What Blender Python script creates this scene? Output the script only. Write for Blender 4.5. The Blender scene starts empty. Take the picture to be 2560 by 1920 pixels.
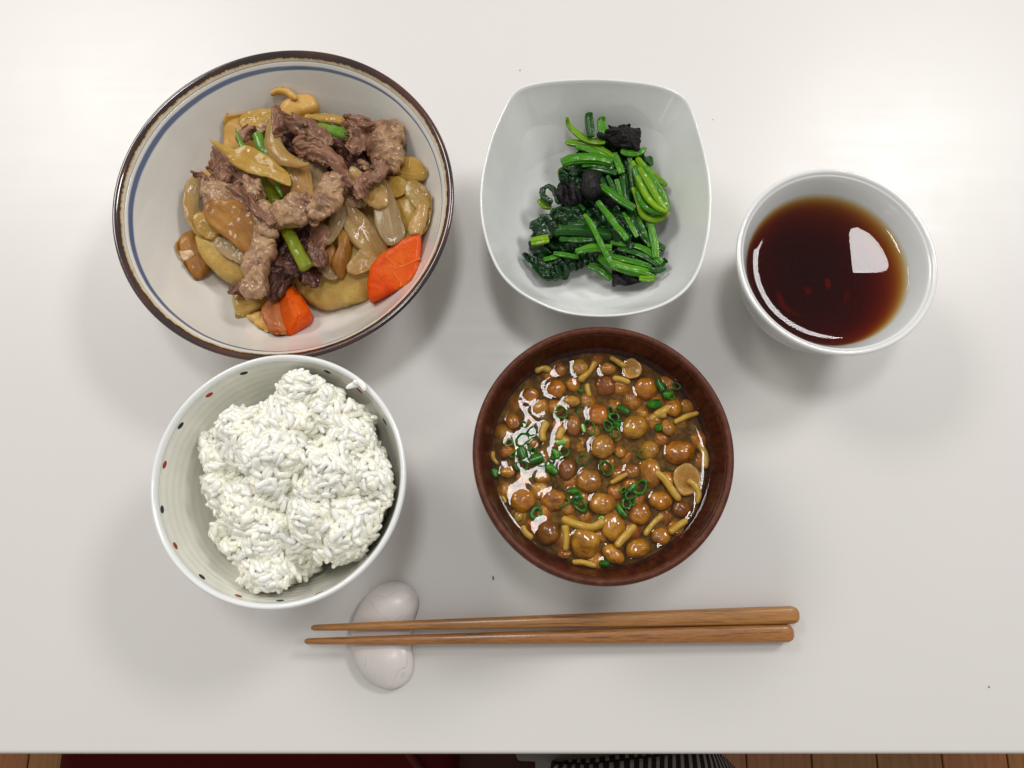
import bpy, math, random
import numpy as np
from mathutils import Vector, Matrix, noise as mn
random.seed(4)
S = bpy.context.scene
COL = S.collection
PI = math.pi
# ------------------------------------------------------------------ camera, world, lamps, exposure
CAM_H = 0.395            # camera height above the table top (m)
PITCH = math.radians(14.0)
FPX = 1898.0             # focal length in photograph pixels (2560 wide)
cd = bpy.data.cameras.new('camera'); cam = bpy.data.objects.new('camera', cd); COL.objects.link(cam)
cam.location = (0, 0, CAM_H); cam.rotation_euler = (PITCH, 0, 0)
cd.sensor_width = 36.0; cd.lens = 36.0 * FPX / 2560.0
cd.clip_start = 0.01; cd.clip_end = 50
S.camera = cam
w = bpy.data.worlds.new('World'); S.world = w; w.use_nodes = True
w.node_tree.nodes['Background'].inputs[0].default_value = (1.0, 0.965, 0.91, 1)
w.node_tree.nodes['Background'].inputs[1].default_value = 0.45
def lamp(name, loc, sx, sy, energy, col, rot=(0, 0, 0)):
    l = bpy.data.lights.new(name, 'AREA'); l.shape = 'RECTANGLE'; l.size = sx; l.size_y = sy
    l.energy = energy; l.color = col
    o = bpy.data.objects.new(name, l); o.location = loc; o.rotation_euler = rot; COL.objects.link(o); return o
lamp('ceiling_panel_right', (1.168, 1.035, 1.60), 0.50, 0.50, 23.0, (1.0, 0.975, 0.965))
lamp('ceiling_panel_middle', (-0.02, 0.375, 1.60), 0.21, 0.29, 6.2, (1.0, 0.98, 0.98))
lamp('ceiling_panel_left', (-1.25, 1.25, 1.60), 0.80, 0.80, 27.0, (1.0, 0.98, 0.945))
S.view_settings.view_transform = 'Standard'; S.view_settings.look = 'None'
S.view_settings.exposure = -0.05; S.view_settings.gamma = 1.0
S.render.engine = 'CYCLES'
S.cycles.max_bounces = 14; S.cycles.diffuse_bounces = 8; S.cycles.transparent_max_bounces = 12
S.cycles.caustics_reflective = False; S.cycles.caustics_refractive = False

# ------------------------------------------------------------------ pixel -> place
CR = {'src': (0, 0, 1.0), 'stew': (260, 100, 2.0233), 'spin': (1160, 160, 2.5136), 'soup': (1160, 790, 2.37),
      'rice': (350, 860, 2.37), 'cup': (1800, 380, 2.963), 'rest': (740, 1400, 3.3515), 'rest2': (1400, 1480, 3.3515),
      'view': (0, 0, 0.8641)}
cp_, sp_ = math.cos(PITCH), math.sin(PITCH)
def W(c, x, y, z=0.0):
    """point on the horizontal plane at height z seen at photo position (x,y) of measuring frame c"""
    ox, oy, k = CR[c]
    u = (ox + x / k - 1280.0) / FPX; v = -(oy + y / k - 960.0) / FPX
    dx, dy, dz = u, sp_ + v * cp_, -cp_ + v * sp_
    t = (CAM_H - z) / -dz
    return np.array([dx * t, dy * t, z])
def mpp(c, z=0.03):      # metres per pixel of frame c
    return (CAM_H - z) / cp_ / FPX / CR[c][2]

# ------------------------------------------------------------------ object helpers
def link(name, me, parent=None, loc=(0, 0, 0)):
    o = bpy.data.objects.new(name, me); COL.objects.link(o); o.location = loc
    if parent is not None: o.parent = parent
    return o
def mesh(name, V, F, mats, mi=None, smooth=True, uv=None):
    me = bpy.data.meshes.new(name); me.from_pydata([tuple(map(float, v)) for v in V], [], F)
    for m in (mats if isinstance(mats, (list, tuple)) else [mats]): me.materials.append(m)
    if mi is not None: me.polygons.foreach_set('material_index', mi)
    if smooth: me.polygons.foreach_set('use_smooth', [True] * len(me.polygons))
    if uv is not None:
        li = np.zeros(len(me.loops), int); me.loops.foreach_get('vertex_index', li)
        me.uv_layers.new(name='UVMap').data.foreach_set('uv', np.asarray(uv)[li].astype('f').ravel())
    me.update(); return me
def tag(o, label=None, cat=None, group=None, kind=None):
    if label: o['label'] = label
    if cat: o['category'] = cat
    if group: o['group'] = group
    if kind: o['kind'] = kind
    return o
def empty(name, loc, label, cat, group=None):
    o = bpy.data.objects.new(name, None); COL.objects.link(o); o.location = loc; o.empty_display_size = 0.01
    return tag(o, label, cat, group)
def world_obj(name, V, F, mats, label=None, cat=None, group=None, parent=None, mi=None, smooth=True):
    """mesh given in world coordinates; origin goes to its base centre (or it is re-based on its parent)"""
    V = np.asarray(V, float); uv = None
    if _uv[0] is not None and len(_uv[0]) == len(V): uv = _uv[0]
    _uv[0] = None
    if parent is not None:
        off = np.array(parent.location)
        return link(name, mesh(name, V - off, F, mats, mi, smooth, uv), parent)
    c = np.array([V[:, 0].mean(), V[:, 1].mean(), V[:, 2].min()])
    o = link(name, mesh(name, V - c, F, mats, mi, smooth, uv), None, c)
    return tag(o, label, cat, group)

# ------------------------------------------------------------------ materials
class NT:
    def __init__(s, name):
        s.m = bpy.data.materials.new(name); s.m.use_nodes = True; s.t = s.m.node_tree
        s.b = s.t.nodes['Principled BSDF']; s.out = s.t.nodes['Material Output']
        s.tc = s.t.nodes.new('ShaderNodeTexCoord')
    def n(s, typ, **kw):
        d = s.t.nodes.new(typ)
        for k, v in kw.items(): setattr(d, k, v)
        return d
    def put(s, sock, v):
        if isinstance(v, bpy.types.NodeSocket): s.t.links.new(v, sock)
        elif isinstance(v, (tuple, list)) and len(v) == 3 and sock.type == 'RGBA': sock.default_value = (*v, 1)
        else: sock.default_value = v
    def math(s, op, a, b=0.0, c=None, clamp=False):
        d = s.n('ShaderNodeMath', operation=op, use_clamp=clamp); s.put(d.inputs[0], a); s.put(d.inputs[1], b)
        if c is not None: s.put(d.inputs[2], c)
        return d.outputs[0]
    def mapping(s, scale=(1, 1, 1), rot=(0, 0, 0), coord='Object'):
        d = s.n('ShaderNodeMapping'); s.t.links.new(s.tc.outputs[coord], d.inputs[0])
        d.inputs['Scale'].default_value = scale; d.inputs['Rotation'].default_value = rot; return d.outputs[0]
    def noise(s, scale, detail=4, rough=0.55, vec=None, dist=0.0):
        d = s.n('ShaderNodeTexNoise'); s.t.links.new(vec if vec is not None else s.tc.outputs['Object'], d.inputs['Vector'])
        d.inputs['Scale'].default_value = scale; d.inputs['Detail'].default_value = detail
        d.inputs['Roughness'].default_value = rough; d.inputs['Distortion'].default_value = dist; return d.outputs['Fac']
    def ramp(s, fac, stops, interp='LINEAR'):
        d = s.n('ShaderNodeValToRGB'); d.color_ramp.interpolation = interp; s.t.links.new(fac, d.inputs[0])
        e = d.color_ramp.elements
        while len(e) < len(stops): e.new(0.5)
        for k, (p, c) in zip(e, stops):
            k.position = p; k.color = (*c, 1) if len(c) == 3 else c
        return d.outputs[0]
    def mix(s, fac, a, b, mode='MIX'):
        d = s.n('ShaderNodeMix', data_type='RGBA', blend_type=mode); s.put(d.inputs[0], fac)
        s.put(d.inputs[6], a); s.put(d.inputs[7], b); return d.outputs[2]
    def bump(s, h, strength=0.3, dist=0.001, normal=None):
        d = s.n('ShaderNodeBump'); s.put(d.inputs['Height'], h); d.inputs['Strength'].default_value = strength
        d.inputs['Distance'].default_value = dist
        if normal is not None: s.t.links.new(normal, d.inputs['Normal'])
        s.t.links.new(d.outputs[0], s.b.inputs['Normal']); return d.outputs[0]
    def set(s, **kw):
        for k, v in kw.items(): s.put(s.b.inputs[k.replace('_', ' ')], v)
        return s
G = (0.5, 0.5, 0.5)
def porcelain(name, col, rough=0.12, extra=None):
    q = NT(name); f = q.noise(60, 3)
    q.set(Base_Color=q.ramp(f, [(0.3, tuple(c * 0.97 for c in col)), (0.7, col)]), Roughness=rough)
    q.b.inputs['IOR'].default_value = 1.5
    q.b.inputs['Coat Weight'].default_value = 0.4; q.b.inputs['Coat Roughness'].default_value = 0.04
    if extra: extra(q)
    return q.m
def food(name, stops, scale=120, rough=0.3, sss=0.3, rad=(0.004, 0.002, 0.001), bump=0.25, bscale=500, bdist=0.0006, coat=0.4,
         stretch=(1, 1, 1), spots=None, vary=0.0, detail=5, coat_r=0.12, ior=1.28, stain=None, thru=0.0):
    """stops: colour ramp over noise; wet, slightly translucent surface"""
    q = NT(name); vec = q.mapping(stretch, coord='UV' if stretch != (1, 1, 1) else 'Object')
    oi = q.n('ShaderNodeObjectInfo')
    add = q.n('ShaderNodeVectorMath', operation='ADD'); q.t.links.new(vec, add.inputs[0])
    comb = q.n('ShaderNodeCombineXYZ'); q.t.links.new(q.math('MULTIPLY', oi.outputs['Random'], 7.0), comb.inputs[0])
    q.t.links.new(comb.outputs[0], add.inputs[1]); vec = add.outputs[0]
    f = q.noise(scale, detail, 0.6, vec, 0.3)
    c = q.ramp(f, stops)
    if spots:
        sp, scol, sz = spots
        g = q.noise(sp, 2, 0.5, vec); c = q.mix(q.ramp(g, [(sz, (0, 0, 0)), (sz + 0.04, (1, 1, 1))]), c, scol)
    if stain:
        c = q.mix(q.math('MULTIPLY', q.ramp(q.noise(stain[1], 3, 0.6, vec), [(0.42, (0, 0, 0)), (0.66, (1, 1, 1))]), stain[2]), c, stain[0])
    if vary:
        hsv = q.n('ShaderNodeHueSaturation'); q.t.links.new(c, hsv.inputs['Color'])
        q.t.links.new(q.math('MULTIPLY_ADD', oi.outputs['Random'], vary, 1 - vary / 2), hsv.inputs['Value'])
        q.t.links.new(q.math('MULTIPLY_ADD', oi.outputs['Random'], -0.012, 0.509), hsv.inputs['Hue']); c = hsv.outputs[0]
    q.set(Base_Color=c, Roughness=q.math('MULTIPLY_ADD', q.noise(bscale * 0.5, 2, 0.5, vec), 0.25, rough - 0.12, clamp=True))
    q.b.inputs['Subsurface Weight'].default_value = sss
    q.b.inputs['Subsurface Radius'].default_value = rad; q.b.inputs['Subsurface Scale'].default_value = 1.0
    q.b.inputs['IOR'].default_value = ior
    q.b.inputs['Coat Weight'].default_value = coat; q.b.inputs['Coat Roughness'].default_value = coat_r
    if bump: q.bump(q.noise(bscale, 3, 0.6, vec), bump, bdist)
    if thru:
        tp = q.n('ShaderNodeBsdfTransparent'); q.put(tp.inputs[0], (1.0, 0.93, 0.80)); mx = q.n('ShaderNodeMixShader'); mx.inputs[0].default_value = thru
        q.t.links.new(q.b.outputs[0], mx.inputs[1]); q.t.links.new(tp.outputs[0], mx.inputs[2]); q.t.links.new(mx.outputs[0], q.out.inputs['Surface'])
    return q.m
def wood(name, a, b, c, axis_scale, rough, scale=60, coat=0.0, bump=0.1):
    q = NT(name); v = q.mapping(axis_scale); f = q.noise(scale, 6, 0.65, v, 0.4); g = q.noise(scale * 5, 3, 0.6, v)
    col = q.ramp(f, [(0.3, a), (0.5, b), (0.72, c)])
    col = q.mix(q.ramp(g, [(0.35, (0.55,) * 3), (0.6, (1, 1, 1))]), (0, 0, 0), col) if False else q.mix(0.5, col, q.ramp(g, [(0.35, tuple(k * 0.55 for k in b)), (0.6, c)]))
    if axis_scale[0] < 0.1:
        st_ = q.noise(scale * 1.6, 2, 0.5, q.mapping((axis_scale[0] * 0.7, 1.0, 1.0))); col = q.mix(q.math('MULTIPLY', q.ramp(st_, [(0.60, (0, 0, 0)), (0.66, (1, 1, 1))]), 0.6), col, (0.10, 0.03, 0.006))
    q.set(Base_Color=col, Roughness=rough); q.b.inputs['Coat Weight'].default_value = coat
    q.b.inputs['Coat Roughness'].default_value = 0.1
    q.bump(g, bump, 0.0004); return q.m
M = {}
# table laminate
q = NT('white laminate'); n1 = q.noise(3.0, 3); n2 = q.noise(900, 2)
q.set(Base_Color=q.ramp(n1, [(0.3, (0.64, 0.626, 0.603)), (0.7, (0.67, 0.656, 0.633))]),
      Roughness=q.math('ADD', q.math('MULTIPLY_ADD', q.noise(25, 4), 0.12, 0.26), q.math('MULTIPLY', q.noise(160, 3, 0.6, q.mapping((0.06, 1.0, 1.0), (0, 0, 0.5))), 0.08)))
q.b.inputs['IOR'].default_value = 1.5
q.bump(n2, 0.04, 0.0002); M['table'] = q.m
q = NT('table edge band'); q.set(Base_Color=(0.62, 0.55, 0.50), Roughness=0.35); M['edge'] = q.m

M['white'] = porcelain('white porcelain', (0.745, 0.76, 0.745), 0.13)
M['cup'] = porcelain('glazed white cup', (0.71, 0.72, 0.71), 0.08)
def ribs(q):
    sep = q.n('ShaderNodeSeparateXYZ'); q.t.links.new(q.tc.outputs['Object'], sep.inputs[0])
    wv = q.math('SINE', q.math('MULTIPLY_ADD', sep.outputs[2], 1500.0, q.math('MULTIPLY', q.noise(25, 2), 3.0)))
    q.bump(wv, 0.12, 0.0004)
M['ricebowl'] = porcelain('ribbed cream porcelain', (0.76, 0.755, 0.695), 0.16, ribs)
M['ricerim'] = porcelain('white rim glaze', (0.78, 0.80, 0.80), 0.12)

# stew bowl glaze: white with a blue hand-drawn line
q = NT('cream glaze with blue line')
sep = q.n('ShaderNodeSeparateXYZ'); q.t.links.new(q.tc.outputs['Object'], sep.inputs[0])
rr = q.math('SQRT', q.math('ADD', q.math('MULTIPLY', sep.outputs[0], sep.outputs[0]), q.math('MULTIPLY', sep.outputs[1], sep.outputs[1])))
wob = q.math('MULTIPLY_ADD', q.noise(30, 3), 0.0007, -0.00035)
d = q.math('ABSOLUTE', q.math('SUBTRACT', q.math('ADD', rr, wob), 0.0775))
wd = q.math('MULTIPLY_ADD', q.math('SUBTRACT', q.math('MULTIPLY', sep.outputs[1], 0.4), sep.outputs[0]), 0.0045, 0.00058)
line = q.math('MULTIPLY', q.math('SUBTRACT', 1.0, q.math('DIVIDE', d, wd), clamp=True), 2.2, clamp=True)
line = q.math('MULTIPLY', line, q.math('GREATER_THAN', sep.outputs[2], 0.0455))
lc = q.ramp(q.math('MULTIPLY_ADD', sep.outputs[0], 5.0, 0.5), [(0.05, (0.02, 0.055, 0.17)), (0.95, (0.10, 0.16, 0.26))])
base = q.ramp(q.noise(40, 4), [(0.3, (0.66, 0.64, 0.59)), (0.7, (0.70, 0.685, 0.64))])
q.set(Base_Color=q.mix(q.math('MULTIPLY', line, 0.9), base, lc), Roughness=0.14)
q.b.inputs['Coat Weight'].default_value = 0.5; q.b.inputs['Coat Roughness'].default_value = 0.05
q.bump(q.noise(45, 3), 0.06, 0.002); M['stewbowl'] = q.m
q = NT('iron brown rim glaze')
sep = q.n('ShaderNodeSeparateXYZ'); q.t.links.new(q.tc.outputs['Object'], sep.inputs[0])
rr = q.math('SQRT', q.math('ADD', q.math('MULTIPLY', sep.outputs[0], sep.outputs[0]), q.math('MULTIPLY', sep.outputs[1], sep.outputs[1])))
jag = q.math('MULTIPLY_ADD', q.noise(260, 4, 0.7), 0.0016, -0.0008)
slow = q.math('MULTIPLY_ADD', q.noise(16, 2), 0.0012, -0.0006)
e = q.math('DIVIDE', q.math('SUBTRACT', q.math('ADD', rr, q.math('ADD', jag, slow)), 0.0790), 0.0048, clamp=True)
W0 = (0.68, 0.69, 0.66); 
brn = q.ramp(q.noise(22, 3), [(0.40, (0.075, 0.022, 0.016)), (0.60, (0.020, 0.010, 0.010))])
fade = q.ramp(e, [(0.0, W0), (0.06, W0), (0.20, (0.62, 0.52, 0.33)), (0.27, (0.36, 0.20, 0.06)), (0.31, (0.02, 0.008, 0.005)), (0.40, (0.03, 0.010, 0.007))])
q.set(Base_Color=q.mix(q.math('GREATER_THAN', e, 0.40), fade, brn), Roughness=0.13)
q.b.inputs['Coat Weight'].default_value = 0.7; q.b.inputs['Coat Roughness'].default_value = 0.05
q.bump(q.noise(120, 3), 0.15, 0.0006); M['stewrim'] = q.m

# lacquered soup bowl
q = NT('red brown lacquered wood'); v = q.mapping((1, 1, 0.12)); f = q.noise(55, 5, 0.6, q.mapping((0.25, 1.6, 0.6))); g = q.noise(420, 4, 0.6, q.mapping((1.0, 1.0, 0.08)))
col = q.ramp(f, [(0.3, (0.030, 0.005, 0.003)), (0.55, (0.055, 0.009, 0.005)), (0.75, (0.075, 0.013, 0.007))])
q.set(Base_Color=q.mix(0.55, col, q.ramp(g, [(0.4, (0.014, 0.003, 0.001)), (0.6, (0.085, 0.017, 0.006))])), Roughness=0.38)
q.b.inputs['Coat Weight'].default_value = 0.15; q.b.inputs['Coat Roughness'].default_value = 0.2
q.b.inputs['IOR'].default_value = 1.3; q.bump(g, 0.12, 0.0004); M['lacq'] = q.m
q = NT('lacquer rim with painted highlights'); g = q.noise(300, 5, 0.7); 
q.set(Base_Color=q.ramp(g, [(0.35, (0.06, 0.013, 0.006)), (0.58, (0.095, 0.026, 0.011)), (0.80, (0.17, 0.065, 0.03))]), Roughness=0.42)  # lightest stop paints brown-orange rim highlights into the colour
q.b.inputs['IOR'].default_value = 1.3; q.bump(g, 0.3, 0.0005); M['lacqrim'] = q.m

# liquids
def liquid(name, absorb, dens, surf_bump=0.0, scatter=None):
    q = NT(name); q.t.nodes.remove(q.b)
    tr = q.n('ShaderNodeBsdfTransparent'); gl = q.n('ShaderNodeBsdfGlossy'); gl.inputs['Roughness'].default_value = 0.0
    fr = q.n('ShaderNodeFresnel'); fr.inputs['IOR'].default_value = 1.36
    geo = q.n('ShaderNodeNewGeometry')
    fac = q.math('MULTIPLY', fr.outputs[0], q.math('SUBTRACT', 1.0, geo.outputs['Backfacing']))
    mx = q.n('ShaderNodeMixShader'); q.t.links.new(fac, mx.inputs[0]); q.t.links.new(tr.outputs[0], mx.inputs[1]); q.t.links.new(gl.outputs[0], mx.inputs[2])
    q.t.links.new(mx.outputs[0], q.out.inputs['Surface'])
    va = q.n('ShaderNodeVolumeAbsorption'); va.inputs['Color'].default_value = (*absorb, 1); va.inputs['Density'].default_value = dens
    q.t.links.new(va.outputs[0], q.out.inputs['Volume'])
    return q.m
M['tea'] = liquid('brown roasted tea', (0.86, 0.60, 0.02), 315)
M['broth'] = liquid('brown miso broth', (0.80, 0.60, 0.14), 180)

# food
M['potato'] = food('simmered potato', [(0.3, (0.4087, 0.2552, 0.05291)), (0.5, (0.5016, 0.352, 0.09768)), (0.75, (0.5759, 0.44, 0.1709))], 110, 0.42, 0.25, bump=0.8, bscale=300, bdist=0.001, coat=0.12, coat_r=0.15, spots=(330, (0.16, 0.10, 0.04), 0.735), stain=((0.40, 0.22, 0.05), 60, 0.6))
M['potato_brown'] = food('soy stained potato', [(0.3, (0.2024, 0.0731, 0.008)), (0.52, (0.322, 0.1419, 0.0224)), (0.78, (0.4324, 0.2322, 0.056))], 130, 0.36, 0.25, bump=0.8, bscale=380, bdist=0.0009, coat=0.2, coat_r=0.12, stretch=(0.5, 1.2, 1), stain=((0.20, 0.075, 0.010), 60, 0.6))
M['potato_amber'] = food('amber stained potato', [(0.3, (0.4966, 0.2592, 0.04884)), (0.6, (0.5599, 0.3456, 0.08954)), (0.8, (0.5779, 0.3974, 0.1384))], 80, 0.4, 0.35, bump=0.4, bscale=420, coat=0.2, coat_r=0.2, spots=(330, (0.16, 0.08, 0.03), 0.725))
M['onion'] = food('simmered onion', [(0.32, (0.3853, 0.2134, 0.05772)), (0.5, (0.4816, 0.3155, 0.1154)), (0.72, (0.5779, 0.4362, 0.2131))], 230, 0.24, 0.35, (0.006, 0.004, 0.002), 0.8, 520, bdist=0.0008, stretch=(0.12, 1.0, 1), coat=0.35, coat_r=0.06, vary=0.2, stain=((0.33, 0.15, 0.03), 100, 0.7), thru=0.30)
M['onion_pale'] = food('translucent pale onion', [(0.32, (0.2786, 0.1854, 0.08788)), (0.5, (0.3818, 0.2782, 0.148)), (0.72, (0.547, 0.4294, 0.2682))], 230, 0.22, 0.35, (0.006, 0.004, 0.003), 0.8, 520, bdist=0.0008, stretch=(0.12, 1.0, 1), coat=0.4, coat_r=0.06, stain=((0.28, 0.17, 0.07), 100, 0.7), thru=0.38)
M['onion_yellow'] = food('yellow simmered onion', [(0.28, (0.3973, 0.2024, 0.02553)), (0.5, (0.4919, 0.3128, 0.06382)), (0.76, (0.5676, 0.414, 0.1362))], 200, 0.24, 0.35, (0.006, 0.004, 0.002), 0.9, 520, bdist=0.0008, stretch=(0.14, 1.0, 1), coat=0.35, coat_r=0.06, stain=((0.48, 0.26, 0.04), 100, 0.7), thru=0.25)
M['carrot'] = food('cooked carrot', [(0.3, (0.50, 0.040, 0.0005)), (0.5, (0.60, 0.062, 0.001)), (0.72, (0.68, 0.105, 0.003))], 110, 0.45, 0.1, (0.003, 0.001, 0.0005), 0.7, 420, bdist=0.0009, coat=0.10, coat_r=0.12, ior=1.22, stain=((0.66, 0.125, 0.005), 60, 0.7))
M['carrot_dull'] = food('dull stewed carrot skin', [(0.35, (0.40, 0.09, 0.02)), (0.7, (0.48, 0.17, 0.05))], 60, 0.3, 0.3, bump=0.3)
M['carrot_vein'] = food('pale carrot core', [(0.35, (0.64, 0.095, 0.003)), (0.7, (0.68, 0.125, 0.006))], 80, 0.36, 0.3, bump=0.2, coat=0.1)
M['bean'] = food('cooked green bean', [(0.3, (0.07, 0.17, 0.008)), (0.55, (0.11, 0.25, 0.015)), (0.8, (0.19, 0.34, 0.04))], 140, 0.26, 0.25, (0.002, 0.003, 0.0005), 0.5, 500, coat=0.35, coat_r=0.1, stretch=(0.3, 1, 1))
M['bean_olive'] = food('olive green bean', [(0.3, (0.09, 0.11, 0.005)), (0.55, (0.18, 0.22, 0.010)), (0.8, (0.30, 0.31, 0.03))], 140, 0.26, 0.25, (0.002, 0.003, 0.0005), 0.6, 450, coat=0.35, coat_r=0.1, stretch=(0.3, 1, 1))
M['beef'] = food('cooked beef lean', [(0.28, (0.075, 0.029, 0.015)), (0.45, (0.17, 0.076, 0.041)), (0.6, (0.26, 0.132, 0.077)), (0.8, (0.38, 0.235, 0.145))], 200, 0.36, 0.2, bump=0.6, bscale=800, bdist=0.0008, stretch=(0.22, 1.0, 1), coat=0.25, coat_r=0.12, detail=6)
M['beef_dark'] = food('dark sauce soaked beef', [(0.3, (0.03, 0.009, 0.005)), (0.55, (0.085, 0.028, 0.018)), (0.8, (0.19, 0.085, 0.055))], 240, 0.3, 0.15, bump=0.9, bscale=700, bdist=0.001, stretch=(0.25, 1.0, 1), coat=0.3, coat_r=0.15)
M['beef_fat'] = food('beef with fat marbling', [(0.26, (0.1144, 0.0546, 0.0304)), (0.40, (0.2376, 0.126, 0.068)), (0.52, (0.352, 0.21, 0.112)), (0.75, (0.4312, 0.2856, 0.16))], 110, 0.26, 0.4, bump=0.5, bscale=500, bdist=0.0008, coat=0.45, coat_r=0.1)
M['flake'] = food('pale potato flake', [(0.3, (0.54, 0.374, 0.208)), (0.7, (0.576, 0.425, 0.256))], 200, 0.4, 0.3, bump=0.5)
M['stem'] = food('boiled spinach stem', [(0.3, (0.02057, 0.1138, 0.0014)), (0.5, (0.04208, 0.1811, 0.0028)), (0.75, (0.0935, 0.2794, 0.0084))], 260, 0.24, 0.2, (0.001, 0.003, 0.0003), 0.5, 500, coat=0.3, coat_r=0.08, stretch=(0.1, 1, 1), vary=0.4)
M['stem_dark'] = food('dark spinach stem', [(0.3, (0.006, 0.045, 0.003)), (0.5, (0.016, 0.085, 0.006)), (0.75, (0.04, 0.15, 0.012))], 260, 0.22, 0.15, (0.001, 0.003, 0.0003), 0.5, 500, coat=0.35, coat_r=0.1, stretch=(0.1, 1, 1), vary=0.3)
M['stem_light'] = food('yellow green spinach stem', [(0.3, (0.0765, 0.198, 0.0014)), (0.5, (0.135, 0.279, 0.0035)), (0.75, (0.252, 0.378, 0.014))], 240, 0.24, 0.25, (0.001, 0.003, 0.0003), 0.5, 500, coat=0.3, coat_r=0.08, stretch=(0.1, 1, 1), vary=0.15)
M['leaf'] = food('wilted spinach leaf', [(0.3, (0.002, 0.016, 0.003)), (0.55, (0.005, 0.034, 0.005)), (0.8, (0.014, 0.072, 0.008))], 160, 0.2, 0.0, (0.001, 0.002, 0.0003), 0.45, 300, bdist=0.0009, coat=0.3, coat_r=0.1, vary=0.2)
M['nori'] = food('black wet seaweed', [(0.3, (0.005, 0.004, 0.005)), (0.7, (0.015, 0.012, 0.013))], 200, 0.38, 0.0, bump=0.9, bscale=900, bdist=0.0012, coat=0.12, coat_r=0.25)
def ricemat(wt, rad, c1, c2, tl_):
    q = NT('cooked white rice'); oi = q.n('ShaderNodeObjectInfo')
    c = q.ramp(q.noise(150, 3), [(0.3, c1), (0.7, c2)])
    q.set(Base_Color=c, Roughness=0.2)
    q.b.subsurface_method = 'BURLEY'; q.b.inputs['Subsurface Weight'].default_value = wt; q.b.inputs['Subsurface Radius'].default_value = rad; q.b.inputs['Subsurface Scale'].default_value = 1.0; q.b.inputs['Coat Weight'].default_value = 0.6; q.b.inputs['Coat Roughness'].default_value = 0.07
    q.bump(q.noise(700, 2), 0.4, 0.0006)
    tl = q.n('ShaderNodeBsdfTranslucent'); q.put(tl.inputs['Color'], (0.93, 0.92, 0.80)); mx = q.n('ShaderNodeMixShader'); mx.inputs[0].default_value = tl_
    q.t.links.new(q.b.outputs[0], mx.inputs[1]); q.t.links.new(tl.outputs[0], mx.inputs[2]); q.t.links.new(mx.outputs[0], q.out.inputs['Surface']); return q.m
M['rice'] = ricemat(0.10, (0.001, 0.001, 0.0006), (0.89, 0.89, 0.83), (0.92, 0.92, 0.875), 0.06)
M['rice_stuff'] = ricemat(0.40, (0.0028, 0.0024, 0.0014), (0.84, 0.835, 0.745), (0.88, 0.875, 0.81), 0.04)
M['cap'] = food('amber mushroom cap', [(0.3, (0.2195, 0.06329, 0.00216)), (0.5, (0.3591, 0.1225, 0.00432)), (0.72, (0.4788, 0.2042, 0.0108))], 150, 0.2, 0.25, (0.003, 0.0015, 0.0005), 0.9, 380, bdist=0.0010, coat=0.9, coat_r=0.04, vary=0.3, detail=4, stain=((0.10, 0.028, 0.003), 130, 0.75))
M['cap_red'] = food('red brown mushroom cap', [(0.3, (0.12, 0.030, 0.003)), (0.55, (0.21, 0.065, 0.006)), (0.8, (0.34, 0.13, 0.014))], 150, 0.2, 0.3, (0.003, 0.0015, 0.0005), 0.6, 420, coat=0.7, coat_r=0.04, vary=0.3, detail=4)
M['cap_pale'] = food('tan mushroom cap', [(0.3, (0.2494, 0.09698, 0.00504)), (0.5, (0.399, 0.1735, 0.01008)), (0.72, (0.4988, 0.2756, 0.0252))], 150, 0.2, 0.25, (0.003, 0.002, 0.001), 0.9, 380, bdist=0.0010, coat=0.9, coat_r=0.04, vary=0.25, detail=4, stain=((0.24, 0.07, 0.006), 130, 0.8))
M['mstem'] = food('yellow mushroom stem', [(0.3, (0.355, 0.194, 0.0216)), (0.55, (0.4594, 0.2858, 0.0432)), (0.8, (0.5429, 0.3777, 0.0792))], 160, 0.24, 0.3, (0.003, 0.002, 0.001), 0.35, 420, coat=0.3, coat_r=0.08, stretch=(0.2, 1, 1))
M['gill'] = food('mushroom gills', [(0.3, (0.30, 0.15, 0.03)), (0.7, (0.46, 0.27, 0.06))], 200, 0.3, 0.3, bump=0.5, bscale=900, coat=0.4)
M['scal'] = food('dark green scallion', [(0.3, (0.006, 0.045, 0.001)), (0.55, (0.022, 0.12, 0.003)), (0.75, (0.10, 0.29, 0.012))], 260, 0.2, 0.15, (0.001, 0.002, 0.0004), 0.3, 600, coat=0.2, coat_r=0.05, vary=0.5)
M['scal_light'] = food('light green scallion', [(0.3, (0.12, 0.30, 0.03)), (0.7, (0.28, 0.46, 0.10))], 150, 0.15, 0.25, (0.001, 0.002, 0.0004), 0.2, 600, coat=1.0, coat_r=0.05)
M['miso'] = food('settled miso cloud', [(0.34, (0.04961, 0.02668, 0.00616)), (0.47, (0.1082, 0.06256, 0.01584)), (0.60, (0.1804, 0.115, 0.03344)), (0.76, (0.2706, 0.184, 0.0616))], 190, 0.6, 0.0, bump=0.3, bscale=420, coat=0.0, detail=10)
M['stick1'] = wood('bamboo chopstick', (0.24, 0.085, 0.018), (0.37, 0.155, 0.035), (0.48, 0.23, 0.06), (0.035, 1, 1), 0.38, 700, 0.15)
M['stick2'] = wood('dark bamboo chopstick', (0.22, 0.072, 0.015), (0.34, 0.13, 0.028), (0.43, 0.19, 0.05), (0.06, 1, 1), 0.36, 620, 0.2)
q = NT('crackled cream ceramic'); vor = q.n('ShaderNodeTexVoronoi', feature='DISTANCE_TO_EDGE'); 
vv = q.mapping((34, 22, 30)); nz = q.n('ShaderNodeVectorMath', operation='ADD'); q.t.links.new(vv, nz.inputs[0])
cc = q.n('ShaderNodeTexNoise'); cc.inputs['Scale'].default_value = 60; q.t.links.new(q.tc.outputs['Object'], cc.inputs[0]); sc_ = q.n('ShaderNodeVectorMath', operation='SCALE'); q.t.links.new(cc.outputs['Color'], sc_.inputs[0]); sc_.inputs['Scale'].default_value = 0.7
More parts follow.
